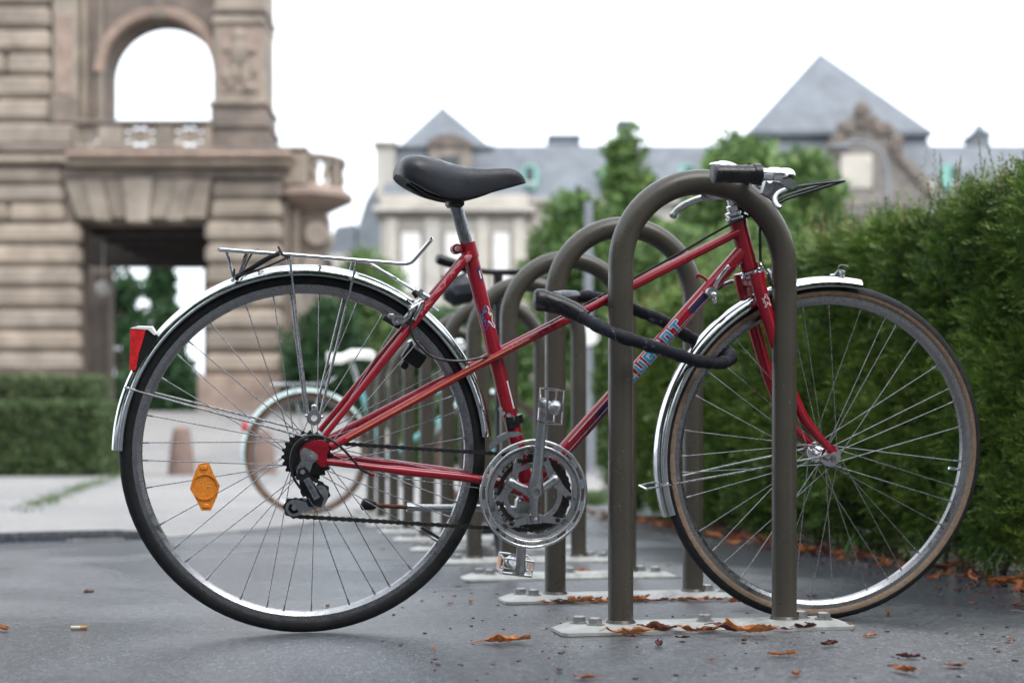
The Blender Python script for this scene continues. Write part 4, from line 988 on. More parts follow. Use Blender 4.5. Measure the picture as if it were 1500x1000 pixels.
# ------------------------------------------------------------------ yew hedge on the right
HX, HY0, HY1, HH, HT_ = 2.05, 2.2, 7.75, 1.10, .85
hedge = empty('hedge', (HX + HT_ / 2, (HY0 + HY1) / 2, 0))
tag(hedge, 'tall clipped yew hedge along the stands with dead leaves at its foot', 'hedge')
def hl(p): return p - np.array([HX + HT_ / 2, (HY0 + HY1) / 2, 0])
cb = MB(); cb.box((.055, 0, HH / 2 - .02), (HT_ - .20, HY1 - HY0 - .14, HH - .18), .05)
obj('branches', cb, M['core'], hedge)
def hedge_pts(n, face, y0, y1):
    y = nrs.uniform(y0, y1, n); z = nrs.uniform(.02, HH, n) ** .98
    if face == 'side':
        p = np.stack([np.full(n, HX), y, z], 1); nn = np.tile([-1., 0, .12], (n, 1))
        p[:, 0] += .06 * vnoise(p, 3, 5.0) + .065 * vnoise(p, 4, 13.0) + nrs.uniform(0, .08, n) + np.where(z < .18, (.18 - z) * .45, 0) + np.where(z > HH - .1, (z - HH + .1) * .9, 0)
    elif face == 'top':
        p = np.stack([nrs.uniform(HX + .04, HX + HT_, n), y, np.full(n, HH)], 1); nn = np.tile([0., 0, 1.], (n, 1))
        p[:, 2] += .025 * vnoise(p, 5, 5.0) - nrs.uniform(0, .07, n)
    else:
        p = np.stack([nrs.uniform(HX, HX + HT_, n), np.full(n, HY1 if face == 'far' else HY0), z], 1); nn = np.tile([0., 1. if face == 'far' else -1., 0], (n, 1))
        p[:, 1] += .04 * vnoise(p, 6, 6.0) + nrs.uniform(-.1, 0, n) * nn[:, 1]
    return p, nn
def shoots(p, nn, slen, k, nl, nw, cols, upb=.35, tipcol=None):
    n = len(p)
    d = unit(nn * 1.0 + nrs.normal(0, .55, (n, 3)) + np.array([0, 0, upb]))
    up = unit(nrs.normal(0, .38, (n, 3)) + np.array([-.25, 0, 1.])); s_ = unit(np.cross(d, up)); u = np.cross(s_, d)
    L_ = slen * nrs.uniform(.6, 1.3, n)
    Ps, Ds, Ns, Ls, Ws, Cs = [], [], [], [], [], []
    for j in range(k):
        t = (j + .5) / k; sg = 1 if j % 2 else -1
        b_ = p + d * (L_ * t)[:, None] - u * (L_ * .18 * t * t)[:, None]
        dd = unit(d * (.55 + .5 * t) + s_ * sg * (1.05 - .5 * t) + u * nrs.normal(.12, .15, (n, 1)))
        Ps.append(b_); Ds.append(dd); Ns.append(unit(u + nrs.normal(0, .25, (n, 3)))); Ls.append(nl * nrs.uniform(.75, 1.2, n) * (1.05 - .35 * t)); Ws.append(np.full(n, nw) * nrs.uniform(.8, 1.2, n))
        c = cols.copy()
        if tipcol is not None: c = c * (1 - .7 * t * t) + tipcol * (.7 * t * t)
        Cs.append(c)
    return [np.concatenate(a) for a in (Ps, Ds, Ns, Ls, Ws, Cs)]
YEW = [(.028, .085, .020), (.040, .115, .026), (.065, .150, .032), (.105, .190, .036), (.030, .092, .032), (.14, .21, .04)]
def yewcols(p):
    n = len(p); c = palette(n, YEW[:5], .22); w = np.clip(.42 + 1.3 * vnoise(p, 21, 6.0), 0, 1)[:, None] * nrs.rand(n, 1)
    c = c * np.clip(.85 + .45 * vnoise(p, 22, 9.0), .5, 1.3)[:, None]; return c * (1 - w * .55) + np.array([.24, .33, .06]) * w * .65
acc = []
for (n, face, y0, y1, sl, k, nl, nw) in ((13500, 'side', HY0, 4.7, .085, 16, .024, .0052), (8500, 'side', 4.7, HY1, .085, 12, .032, .0080), (2600, 'top', HY0, 4.7, .075, 14, .022, .0048), (2200, 'top', 4.7, HY1, .07, 10, .028, .007), (900, 'far', 0, 0, .07, 10, .03, .007), (1200, 'near', 0, 0, .06, 10, .024, .005)):
    p, nn = hedge_pts(n, face, y0, y1); c = yewcols(p); acc.append(shoots(p, nn, sl, k, nl, nw, c, tipcol=np.array([.27, .37, .07]) * nrs.uniform(.4, 1.1, (n, 1))))
# upright new shoots on top
n = 1900; y = HY0 + (HY1 - HY0) * nrs.rand(n) ** 1.25
p = np.stack([HX + .03 + nrs.uniform(-.02, .5, n), y, np.full(n, HH - .03)], 1)
hgts = np.clip(nrs.gamma(2.2, .038, n) * (1 + .5 * vnoise(p, 31, 3.0)), .03, .22)
cols = palette(n, [(.14, .22, .05), (.19, .27, .06), (.09, .17, .04), (.26, .20, .08)], .2)
d = unit(np.stack([nrs.normal(0, .2, n), nrs.normal(0, .2, n), np.ones(n)], 1))
Ps, Ds, Ns, Ls, Ws, Cs = [], [], [], [], [], []
for j in range(22):
    t = (j + .5) / 22; az = j * 2.4 + nrs.uniform(0, 6.28, n) * .15
    sd = np.stack([np.cos(az), np.sin(az), np.zeros(n)], 1)
    Ps.append(p + d * (hgts * t)[:, None]); Ds.append(unit(sd * (1 - .5 * t) + d * (.6 + .8 * t))); Ns.append(unit(np.cross(sd, d) + nrs.normal(0, .2, (n, 3)) + d)); Ls.append(np.full(n, .018) * (1.1 - .5 * t)); Ws.append(np.full(n, .0045))
    warm = np.array([.30, .17, .06]) * np.ones((n, 1)); w = ((t > .85) * (nrs.rand(n, 1) < .35)); Cs.append(cols * (1 - w) + warm * w)
acc.append([np.concatenate(a) for a in (Ps, Ds, Ns, Ls, Ws, Cs)])
arr = [np.concatenate([a[i] for a in acc]) for i in range(6)]
tag(obj('foliage', leafmesh('foliage', hl(arr[0]), *arr[1:], M['yew']), None, hedge), kind='stuff')
sm_ = MB()
for i in range(0, n, 3):
    q = hl(p[i:i + 1])[0]; sm_.tube([q, q + d[i] * hgts[i]], .0012, 4)
tag(obj('shoots', sm_, M['bark'], hedge), kind='stuff')
tw = MB()
for i in range(60):
    y = rnd.uniform(2.6, 6); q = V(HX + .10, y, 0); tw.tube(spline([hl(q), hl(q + V(rnd.uniform(-.05, .1), rnd.uniform(-.1, .1), .2)), hl(q + V(rnd.uniform(-.04, .15), rnd.uniform(-.2, .2), .45))], 3), [.010, .009, .008, .007, .006, .005, .004], 5)
tag(obj('stems', tw, M['bark'], hedge), kind='stuff')

# clipped box hedge on the left, two tiers
def box_hedge(name, label, px0, px1, py0, py1, Z, dep, n, cols, ls):
    p0, p1 = B(px0, py1, Z), B(px1, py0, Z); wx = (px1 - px0) * Z / FPX; h = p1[2]
    e = empty(name, (0, 0, 0), (0, 0, -TH)); c = B((px0 + px1) / 2, 662, Z + dep / 2); e.location = (c[0], c[1], 0)
    obj('branches', MB().box((0, 0, h / 2 - .05), (wx - .24, dep - .24, h - .14), .1), M['core'], e)
    fr_ = int(n * .62); P = []; Nn = []
    a = np.stack([nrs.uniform(-wx / 2, wx / 2, fr_), np.full(fr_, -dep / 2), nrs.uniform(.02, h, fr_)], 1); P.append(a); Nn.append(np.tile([0, -1., .2], (fr_, 1)))
    k = n - fr_; a = np.stack([nrs.uniform(-wx / 2, wx / 2, k // 2), nrs.uniform(-dep / 2, dep / 2, k // 2), np.full(k // 2, h)], 1); P.append(a); Nn.append(np.tile([0, -.2, 1.], (k // 2, 1)))
    a = np.stack([np.full(k // 2, wx / 2), nrs.uniform(-dep / 2, dep / 2, k // 2), nrs.uniform(.02, h, k // 2)], 1); P.append(a); Nn.append(np.tile([1., 0, .2], (k // 2, 1)))
    P = np.concatenate(P); Nn = np.concatenate(Nn); P = P + Nn * (.05 * vnoise(P, 9, 3.0) - nrs.uniform(0, .14, len(P)))[:, None]
    m = len(P); D = unit(Nn * .6 + nrs.normal(0, .8, (m, 3)) + np.array([0, 0, .3])); Q = unit(Nn + nrs.normal(0, .7, (m, 3)))
    cc = palette(m, cols, .2)
    tag(obj('foliage', leafmesh('foliage', P, D, Q, nrs.uniform(.6, 1.3, m) * ls, nrs.uniform(.6, 1.3, m) * ls * .6, cc, M['leaf']), None, e), kind='stuff')
    tag(e, label, 'hedge'); return e
BX = [(.06, .105, .04), (.085, .14, .05), (.12, .17, .065), (.14, .17, .07), (.05, .085, .035)]
box_hedge('hedge', 'low clipped box hedge with a flat top in front of the stone porch', -160, 172, 588, 698, 20, 1.6, 16000, BX, .075)
box_hedge('hedge', 'round ended taller box hedge behind the low one by the stone porch', -160, 150, 550, 690, 22.2, 1.3, 12000, BX + [(.13, .14, .06)], .075)
box_hedge('hedge', 'distant green hedge seen between the bicycle stands', 585, 1005, 585, 672, 33, 2.0, 14000, [(.045, .10, .025), (.08, .16, .03), (.12, .2, .04)], .14)

# ------------------------------------------------------------------ trees
def tree(label, px, Z, top, bot, hw, n, cols, ls, trunk=True, conifer=False, group='trees in the park', seed=1, ground=0.0):
    r = np.random.RandomState(seed); n = int(n * 1.7); ls *= 1.2; c = B(px, 662, Z) if px is not None else V(Z[0], Z[1], 0); Z = Z if px is not None else Z[2]; e = empty('tree', (c[0], c[1], ground)); k = Z / FPX
    zt = (662 - top) * k + H - ground; zb = max(.3, (662 - bot) * k + H - ground); R_ = hw * k; hc = zt - zb
    bl = []
    nb = 38
    for i in range(nb):
        t = r.rand() ** (.9 if not conifer else 1.2)
        prof = (math.sin(math.pi * min(1, .20 + .66 * t)) ** .7 if not conifer else (1 - t) ** .8 + .06)
        a = r.uniform(0, 6.28); q = R_ * prof * math.sqrt(r.uniform(.15, 1)) * .72
        bl.append((q * math.cos(a), q * math.sin(a), zb + hc * (.06 + .86 * t), R_ * r.uniform(.30, .50) * (.55 + .6 * prof)))
    bl.append((0, 0, zt - R_ * .22, R_ * .24))
    bl = np.array(bl); w = bl[:, 3] ** 2; idx = r.choice(len(bl), n, p=w / w.sum())
    dr = unit(r.normal(size=(n, 3))); rad = bl[idx, 3] * r.uniform(.35, 1.08, n) ** .5
    P = bl[idx, :3] + dr * rad[:, None] * np.array([1, 1, .85]); P[:, 2] = np.clip(P[:, 2], .05, zt)
    D = unit(dr * .5 + r.normal(0, .7, (n, 3)) + np.array([0, 0, -.25])); Q = unit(dr * .6 + r.normal(0, .6, (n, 3)) + np.array([0, 0, .5]))
    cc = palette(n, cols, .16); tw = r.uniform(.75, 1.25, len(bl))[idx][:, None]; cc = np.clip(cc * tw, .004, 1)
    tag(obj('crown', leafmesh('crown', P, D, Q, r.uniform(.7, 1.3, n) * ls, r.uniform(.7, 1.3, n) * ls * .62, cc, M['leaf']), None, e), kind='stuff')
    tb = MB(); tr_ = max(.05, R_ * .09)
    tb.tube([V(0, 0, -.05), V(.03, 0, zb * .5), V(0, .03, zb), V(.05, 0, zb + hc * .35), V(0, 0, zb + hc * .7)], [tr_ * 1.25, tr_, tr_ * .9, tr_ * .6, tr_ * .25], 10)
    for i in range(0, nb, 2):
        q = bl[i]; z0 = zb + (q[2] - zb) * .45; tb.tube(spline([V(0, 0, z0), V(q[0] * .5, q[1] * .5, z0 + (q[2] - z0) * .6), V(q[0], q[1], q[2])], 3), [tr_ * .45 * (1 - .12 * j) for j in range(7)], 6)
    obj('trunk', tb, M['bark'], e)
    tag(e, label, 'tree', group); return e
LT = [(.14, .23, .065), (.19, .29, .085), (.10, .18, .06), (.23, .32, .10), (.09, .17, .065)]
DT_ = [(.03, .075, .03), (.045, .10, .038), (.065, .135, .045), (.028, .065, .03)]
tree('slender light green tree rising beside the copper dormers', 925, 31, 186, 560, 52, 5200, LT, .17, seed=2)
tree('broad light green tree in front of the large pyramid roof', 1075, 33, 192, 560, 92, 8200, LT, .18, seed=3)
tree('rounded light green tree below the carved gable', 1182, 35, 218, 560, 84, 7600, LT, .18, seed=4)
tree('leafy green tree directly behind the second hoop stand', 845, 28, 278, 640, 82, 8200, LT[:3] + DT_[2:3], .15, seed=5)
tree('low bushy green tree behind the first hoop stand', 985, 26, 325, 655, 100, 8200, LT, .14, seed=6)
tree('small green tree between the porch and the pale building', 540, 46, 360, 640, 66, 4600, LT, .2, seed=7)
tree('dark green bush behind the mint bicycle', 478, 37, 440, 640, 62, 5200, DT_, .16, seed=8)
tree('dark green tree behind the middle stands', 640, 40, 452, 650, 80, 5600, DT_ + LT[:1], .17, seed=9)
tree('green shrubby tree behind the third hoop stand', 745, 24, 425, 655, 52, 4600, LT[:3] + DT_[2:3], .12, seed=10)
tree('dark conifer seen through the porch opening', 235, 62, 372, 650, 62, 7000, DT_, .3, conifer=True, seed=12)
tree('dark evergreen beside the far porch column', 180, 66, 398, 650, 36, 4200, DT_, .3, seed=13)
tree('low pale green tree beyond the yew hedge', 1120, 24, 318, 560, 95, 5200, LT, .14, seed=14)

# unseen trees added behind and beside the camera to darken reflections and front fill
for k, (x, y) in enumerate(((-9.5, -5.5), (-4.5, -7.5), (.8, -6.5), (6.2, -7.2), (11.5, -4.5), (-12.5, -.5), (-13.5, 4.2))):
    hh = (7.5, 8.5, 7.8, 8.2, 7.2, 8.0, 7.6)[k]; tree('unseen tall tree added for dark reflections in the metal', None, (x, y, 20.83333), 662 - (hh - H) * 100, 662 - (.6 - H) * 100, 310, 5200, DT_, .30, group='unseen trees added around the camera for dark reflections', seed=40 + k)

# ------------------------------------------------------------------ sandstone porch on the left
KB = ZB / FPX
def X_(px): return (px - 750) * KB
def Z_(py): return (662 - py) * KB + H
X0 = X_(200)
def porch_frame(X, Zd): return (XR * X + YF * Zd)
pc = porch_frame(X0, ZB)
porch = empty('porch_building', (pc[0], pc[1], 0), (0, 0, -TH))
tag(porch, 'weathered sandstone building with open arch, balustrade and rusticated carriage porch', 'building')
def blk(name, px0, py0, px1, py1, front=0.0, dep=1.0, bev=.02, mat='stone', par=None):
    x0, x1, z1, z0 = X_(px0) - X0, X_(px1) - X0, Z_(py0), Z_(py1)
    return obj(name, MB().box(((x0 + x1) / 2, front + dep / 2, (z0 + z1) / 2), (x1 - x0, dep, z1 - z0), bev), M[mat], par or porch, ang=25)
def courses(px0, px1, py0, py1, hpx, front, dep, wpx, seed, mat='stone', bev=.075):
    r = random.Random(seed); y = py0; row = 0
    n = max(1, round((py1 - py0) / hpx)); h = (py1 - py0) / n
    for i in range(n):
        ya = py0 + i * h; x = px0; first = True
        cuts = [px0]
        c = px0 + (wpx * (.5 if row % 2 else 1)) * r.uniform(.9, 1.1)
        while c < px1 - wpx * .3: cuts.append(c); c += wpx * r.uniform(.85, 1.15)
        cuts.append(px1)
        for a, b_ in zip(cuts[:-1], cuts[1:]):
            blk('stone', a + .25, ya + .9, b_ - .25, ya + h - .9, front + r.uniform(0, .02), dep, bev, mat)
        row += 1
# inner masses behind the dressed stones
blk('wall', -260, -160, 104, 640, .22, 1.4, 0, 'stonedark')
courses(-200, 116, 326, 640, 31.5, 0, .5, 200, 1, bev=.13)
courses(-200, 74, -60, 212, 33.5, -.05, .5, 210, 2, bev=.13)
blk('pilaster', 76, -160, 112, 182, .02, 1.2, .05, 'stone')
blk('pilaster_panel', 82, 20, 106, 140, -.02, .3, .03, 'stonepink')
blk('pilaster_base', 72, 142, 116, 182, -.08, 1.2, .06, 'stonedark')
blk('plinth', -200, 183, 112, 214, -.14, 1.0, .08, 'stone')
blk('string_course', -200, 214.5, 112, 226, -.32, 1.2, .05, 'stonedark')
blk('string_course', -200, 226.5, 112, 240, -.22, 1.1, .05, 'stone')
courses(-200, 92, 242, 324, 27, -.02, .5, 200, 4, bev=.11)
# right pier of the porch
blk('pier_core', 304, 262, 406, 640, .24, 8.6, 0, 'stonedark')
courses(298, 412, 322, 548, 32, 0, .55, 300, 5, bev=.14)
courses(308, 412, 262, 320, 28, 0, .55, 300, 6, bev=.12)
blk('pier_base', 290, 549, 418, 640, -.12, 1.0, .06, 'stonepink')
blk('pier_return', 400, 262, 418, 548, .56, 7.5, .05, 'stonedark')
# flat arch of voussoirs
tops = [92, 121, 150, 181, 226, 257, 285, 310]; bots = [112, 138, 163, 187, 218, 243, 268, 298]
for i in range(7):
    key = i == 3; a, b_, c, d_ = tops[i] + .6, tops[i + 1] - .6, bots[i] + .6, bots[i + 1] - .6
    if i == 6: d_ = 299
    yb = 325 if key else (322 if i % 2 else 318)
    pr = [V(X_(a) - X0, 0, Z_(262)), V(X_(b_) - X0, 0, Z_(262)), V(X_(d_) - X0, 0, Z_(yb)), V(X_(c) - X0, 0, Z_(yb))]
    fr0 = -.12 if key else (.0 if i % 2 else .04)
    obj('keystone' if key else 'voussoir', MB().prism([p + V(0, fr0, 0) for p in pr], (0, .7, 0)), M['stone'], porch)
blk('lintel', 100, 262.5, 312, 321, .35, 1.0, 0, 'stonedark')
# entablature, cornice, balcony floor
blk('frieze', 92, 247, 414, 261, -.05, 1.6, .03, 'stonedark')
blk('cornice', 100, 238, 428, 246.5, -.45, 2.2, .05, 'stone')
blk('cornice_top', 104, 228, 432, 237.5, -.62, 2.4, .06, 'stonepink')
blk('balcony_floor', 108, 221, 426, 227.5, -.5, 9.0, .03, 'stonedark')
# porch ceiling, inner walls and far opening
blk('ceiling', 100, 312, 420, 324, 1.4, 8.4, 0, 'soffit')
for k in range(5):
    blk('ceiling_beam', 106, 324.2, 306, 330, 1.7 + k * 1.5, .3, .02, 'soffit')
kb2 = (ZB + 8.6) / ZB
def far_blk(name, px0, py0, px1, py1, dep, mat, front=8.6):
    k2 = (ZB + front) / FPX; x0, x1 = (px0 - 750) * k2 - X0, (px1 - 750) * k2 - X0; z0, z1 = (662 - py1) * k2 + H, (662 - py0) * k2 + H
    return obj(name, MB().box(((x0 + x1) / 2, front + dep / 2, (z0 + z1) / 2), (x1 - x0, dep, z1 - z0), .03), M[mat], porch)
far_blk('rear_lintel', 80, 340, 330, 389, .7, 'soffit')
far_blk('rear_pier', 96, 389.4, 158, 640, .8, 'stonedark'); far_blk('rear_pier', 298, 389.4, 372, 640, .8, 'stonedark')
far_blk('rear_column', 140, 404, 152, 600, .3, 'stonedark', 7.9)
far_blk('rear_capital', 134, 394, 158, 403.6, .5, 'stone', 7.8)
lx = V((132 - 750) * ZB * 1.05 / FPX - X0, 3.2, (662 - 415) * ZB * 1.05 / FPX + H)
obj('wall_lantern', MB().ball(lx, .22).tube([lx + V(0, 0, .2), lx + V(0, 0, 1.3)], .02, 6), M['blind'], porch)
# balustrade with pierced panels
def rail(px0, px1, py0, py1, nm, front=-.28, dep=.32, mat='stone'): return blk(nm, px0, py0, px1, py1, front, dep, .03, mat)
rail(112, 312, 180, 186, 'balustrade_rail', -.34, .42, 'stonedark'); rail(112, 312, 217, 222, 'balustrade_sill', -.32, .4)
for a, b_ in ((112, 118), (148, 184), (231, 257), (302, 312)):
    rail(a, b_, 186.3, 216.7, 'balustrade_post', -.28, .30)
for a, b_ in ((118, 148), (184, 231), (257, 302)):
    x0, x1, z0, z1 = X_(a) - X0, X_(b_) - X0, Z_(217), Z_(186); cx, cz = (x0 + x1) / 2, (z0 + z1) / 2; y = -.14
    fp = MB(); rr_ = (z1 - z0) * .24
    for (ux, uz) in ((0, 0), (-.36, .26), (.36, .26), (-.36, -.26), (.36, -.26)):
        fp.sweep((cx + ux * (x1 - x0), y, cz + uz * (z1 - z0)), torus_prof(rr_ * (1.1 if ux == 0 else .8), .055, 0, 360, 6)[:-1], n=16)
    for s_ in (-1, 1):
        fp.tube([V(x0, y, cz - s_ * (z1 - z0) / 2), V(x1, y, cz + s_ * (z1 - z0) / 2)], .05, 6)
    fp.tube([V(cx, y, z0), V(cx, y, z1)], .026, 6)
    obj('pierced_panel', fp, M['stone'], porch)
# upper arch wall
def arch_wall(px0, px1, top, bot, cx, hw, spring, front, dep, nm, mat):
    mb = MB(); n = 24; inn = [(cx - hw, bot)] + [(cx - hw * math.cos(math.pi * i / n), spring - hw * math.sin(math.pi * i / n)) for i in range(n + 1)] + [(cx + hw, bot)]
    out = [(px0, bot)]
    for (x, y) in inn[1:-1]:
        dx, dy = x - cx, y - spring; t = 1e9
        if abs(dx) > 1e-6: t = min(t, ((px1 if dx > 0 else px0) - cx) / dx)
        if dy < -1e-6: t = min(t, (top - spring) / dy)
        out.append((cx + dx * t, spring + dy * t))
    out.append((px1, bot))
    def pt(p, f): return V(X_(p[0]) - X0, f, Z_(p[1]))
    m = len(inn); vs = [pt(p, front) for p in inn] + [pt(p, front) for p in out] + [pt(p, front + dep) for p in inn] + [pt(p, front + dep) for p in out]
    fs = []
    for i in range(m - 1):
        fs += [(i, i + 1, m + i + 1, m + i), (2 * m + i, 3 * m + i, 3 * m + i + 1, 2 * m + i + 1), (i, 2 * m + i, 2 * m + i + 1, i + 1), (m + i, m + i + 1, 3 * m + i + 1, 3 * m + i)]
    mb.add(vs, fs); return obj(nm, mb, M[mat], porch)
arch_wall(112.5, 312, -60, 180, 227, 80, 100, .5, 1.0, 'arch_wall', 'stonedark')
ar = MB(); cxa, cza = X_(227) - X0, Z_(100); r0, r1 = 80 * KB, 98 * KB
ar.sweep((cxa, .42, cza), [(r0, 0), (r1, 0), (r1 - .08, -.14), (r0 + .06, -.10)], 0, 180, 36); obj('archivolt', ar, M['stonepink'], porch)
blk('arch_keystone', 216, -6, 238, 22, .30, .6, .04, 'stone')
for a, b_, f in ((113, 121, .3), (123, 132, .38), (134, 146, .34)):
    blk('arch_jamb', a, -40, b_, 178, f, .5, .05, 'stone' if f < .35 else 'stonedark')
blk('attic', 90, -170, 400, -61, .1, 2.0, .05, 'stone')
# upper right pier with relief
blk('upper_pier', 313, -60, 386, 149, .05, 1.6, .03, 'stone')
blk('capital_band', 309, 13, 390, 21, -.12, 1.8, .04, 'stonedark'); blk('capital_band', 311, 22, 388, 36, -.06, 1.7, .05, 'stone')
blk('relief_panel', 321, 42, 382, 136, .0, .2, .03, 'stonepink')
rl = MB(); rx = X_(352) - X0
for (px, py, rr, sx, sz) in ((350, 52, .20, 1, 1.1), (350, 78, .26, 1, 1.6), (336, 72, .13, 1.5, 1), (366, 74, .14, 1.5, 1), (344, 104, .17, .9, 1.9), (360, 108, .17, .9, 1.9), (333, 112, .16, 1, 1.4), (372, 100, .13, 1, 1.8), (338, 124, .13, 1.3, .8), (364, 128, .14, 1.3, .8)):
    rl.ball((X_(px) - X0, -.01, Z_(py)), rr, sx, .55, sz, 10, 8)
tag(obj('relief_carving', rl, M['stone'], porch), kind='stuff')
blk('pedestal', 306, 150, 393, 157, -.16, 1.9, .04, 'stonedark'); blk('pedestal', 309, 157.5, 390, 181, -.08, 1.8, .05, 'stonedark'); blk('pedestal', 303, 181.5, 396, 189, -.20, 1.9, .04, 'stonedark'); blk('pedestal', 307, 189.5, 395, 220, -.12, 1.8, .06, 'stonedark')
# balcony bay on the right corner
blk('bay_parapet', 396, 218, 448, 268, .2, 2.2, .05, 'stone'); blk('bay_rail', 394, 213, 450, 219, .1, 2.4, .03, 'stonedark')
bc = V(X_(440) - X0, 1.4, 0); rb_ = 56 * KB
def bay(prof, nm, mat): return obj(nm, MB().sweep((bc[0], bc[1], 0), prof, -115, 60, 30, ax=2), M[mat], porch)
bay([(rb_ * .2, Z_(218)), (rb_, Z_(218)), (rb_ * 1.05, Z_(221)), (rb_ * 1.05, Z_(226)), (rb_ * .98, Z_(229)), (rb_ * .2, Z_(229))], 'bay_balcony_rail', 'stonedark') if False else None
bay([(rb_ * .80, Z_(219)), (rb_ * 1.02, Z_(219)), (rb_ * 1.05, Z_(222)), (rb_ * 1.02, Z_(229)), (rb_ * .80, Z_(229))], 'bay_rail_curved', 'stonedark')
bay([(0.05, Z_(264)), (rb_ * 1.0, Z_(264)), (rb_ * 1.22, Z_(274)), (rb_ * 1.22, Z_(281)), (rb_ * .9, Z_(290)), (rb_ * .45, Z_(303)), (.05, Z_(306))], 'bay_floor', 'stonepink')
for k in range(9):
    a = R(-112 + k * 20); p = V(bc[0] + rb_ * .92 * math.cos(a), bc[1] + rb_ * .92 * math.sin(a), 0); h0, h1 = Z_(264), Z_(229.5); hh = h1 - h0
    if k % 4 == 0: obj('bay_post', MB().box((p[0], p[1], (h0 + h1) / 2), (.22, .22, hh), .02, Matrix.Rotation(a, 4, 'Z')), M['stone'], porch)
    else: obj('baluster', MB().sweep((p[0], p[1], h0), [(.07, 0), (.07, hh * .1), (.045, hh * .15), (.10, hh * .4), (.05, hh * .75), (.05, hh * .85), (.08, hh * .9), (.08, hh)], n=10, ax=2, closedp=False), M['stone'], porch)
cn = MB()
prof = [(420, 302), (470, 302), (472, 322), (466, 340), (470, 352), (462, 372), (456, 392), (446, 408), (424, 408)]
cn.prism([V(X_(x) - X0, 1.0, Z_(y)) for x, y in prof], (0, .9, 0)); obj('console', cn, M['stonedark'], porch)
obj('console_scroll', MB().tube([V(X_(458) - X0, .75, Z_(335)), V(X_(458) - X0, 2.1, Z_(335))], .32, 16), M['stone'], porch)
obj('console_scroll', MB().tube([V(X_(450) - X0, .8, Z_(378)), V(X_(450) - X0, 2.05, Z_(378))], .22, 16), M['stone'], porch)
blk('corner_strip', 419, 300, 432, 560, .8, 1.6, .05, 'stone')
# bollards
def bollard(px, ytop, ybot, Z, label):
    c = G(px, ybot); k = float((c * YF).sum()) / FPX; h = (ybot - ytop) * k
    e = MB().sweep((0, 0, 0), [(0, -.02), (.205, -.02), (.20, .05), (.17, h * .5), (.135, h * .86), (.115, h * .95), (.07, h * .99), (0, h)], n=24, ax=2, closedp=False)
    o = obj('bollard', e, M['bollard'], None, loc=(c[0], c[1], 0)); return tag(o, label, 'bollard', 'stone bollards before the porch')
bollard(266, 624, 696, 0, 'pink stone bollard in front of the porch opening')
bollard(386, 628, 695, 0, 'pink stone bollard behind the mint bicycle rear wheel')

# ------------------------------------------------------------------ long pale building with slate roofs
ZM = 110.0; KM = ZM / FPX
def XM(px): return (px - 1000) * KM
def ZMh(py): return (662 - py) * KM + H
mc = porch_frame((1000 - 750) * KM, ZM)
wing = empty('long_building', (mc[0], mc[1], 0), (0, 0, -TH))
tag(wing, 'long pale stone building with blue grey slate roofs and pyramid towers', 'building')
def mbk(name, px0, py0, px1, py1, front=0, dep=8, mat='paleplaster', par=None, bev=.05):
    kk = (ZM + front) / FPX; x0, x1 = (px0 - 750) * kk - 250 * KM, (px1 - 750) * kk - 250 * KM; z0, z1 = (662 - py1) * kk + H, (662 - py0) * kk + H
    return obj(name, MB().box(((x0 + x1) / 2, front + dep / 2, (z0 + z1) / 2), (x1 - x0, dep, z1 - z0), bev), M[mat], par or wing)
def frust(name, bx0, bx1, by, tx0, tx1, ty, d0, d1, td0, td1, mat, par=None):
    mb = MB(); kt = (ZM + td0) / FPX; tX = lambda p: (p - 750) * kt - 250 * KM; tz = (662 - ty) * kt + H
    v = [V(XM(bx0), d0, ZMh(by)), V(XM(bx1), d0, ZMh(by)), V(XM(bx1), d1, ZMh(by)), V(XM(bx0), d1, ZMh(by)), V(tX(tx0), td0, tz), V(tX(tx1), td0, tz), V(tX(tx1), td1, tz), V(tX(tx0), td1, tz)]
    mb.add(v, [(3, 2, 1, 0), (4, 5, 6, 7), (0, 1, 5, 4), (1, 2, 6, 5), (2, 3, 7, 6), (3, 0, 4, 7)]); return obj(name, mb, M[mat], par or wing, ang=20)
mbk('wall', 700, 292, 1560, 700, 1.5, 12)
frust('roof', 700, 1560, 291, 712, 1548, 214, 1.0, 14, 5, 9.5, 'slate')
mbk('cornice', 770, 290, 1110, 297, .9, 1.2)
# left pavilion
mbk('pavilion_wall', 558, 296, 772, 700, 0, 12)
mbk('cornice', 546, 301, 784, 309, -1.0, 13.4, 'paleplaster'); mbk('architrave', 552, 309.5, 778, 318, -.5, 12.8, 'stone')
mbk('parapet', 556, 284, 774, 300.5, -.2, 12.4, 'paleplaster')
frust('mansard_roof', 560, 770, 284, 572, 752, 216, .3, 12, 1.6, 10.5, 'slate')
mbk('roof_gutter', 570, 212, 724, 217, 1.2, 9.5, 'slate')
frust('pyramid_roof', 578, 722, 211.5, 646, 650, 158, 1.6, 9.6, 5.4, 5.8, 'slate')
obj('finial', MB().tube([V(XM(643), 5.6, ZMh(135)), V(XM(643), 5.6, ZMh(103))], [.12, .05], 8).ball((XM(643), 5.6, ZMh(119)), .25), M['copper'], wing)
mbk('corner_turret', 550, 212, 578, 290, .6, 3.0, 'paleplaster'); mbk('turret_cap', 546, 207, 582, 213, .3, 3.6, 'stone')
dg = mbk('dormer', 628, 214, 690, 284, .1, 2.5, 'stone')
pd = MB().prism([V(XM(x), -.15, ZMh(y)) for x, y in ((624, 214), (630, 205), (642, 199), (660, 196), (676, 200), (688, 207), (694, 214))], (0, 2.0, 0)); obj('pediment', pd, M['stonedark'], wing)
mbk('dormer_window', 645, 228, 673, 268, -.02, .3, 'glass', dg)
for (x0, x1) in ((566, 582), (622, 644), (698, 716), (752, 768)):
    mbk('pilaster', x0, 319, x1, 690, -.35, .5, 'paleplaster')
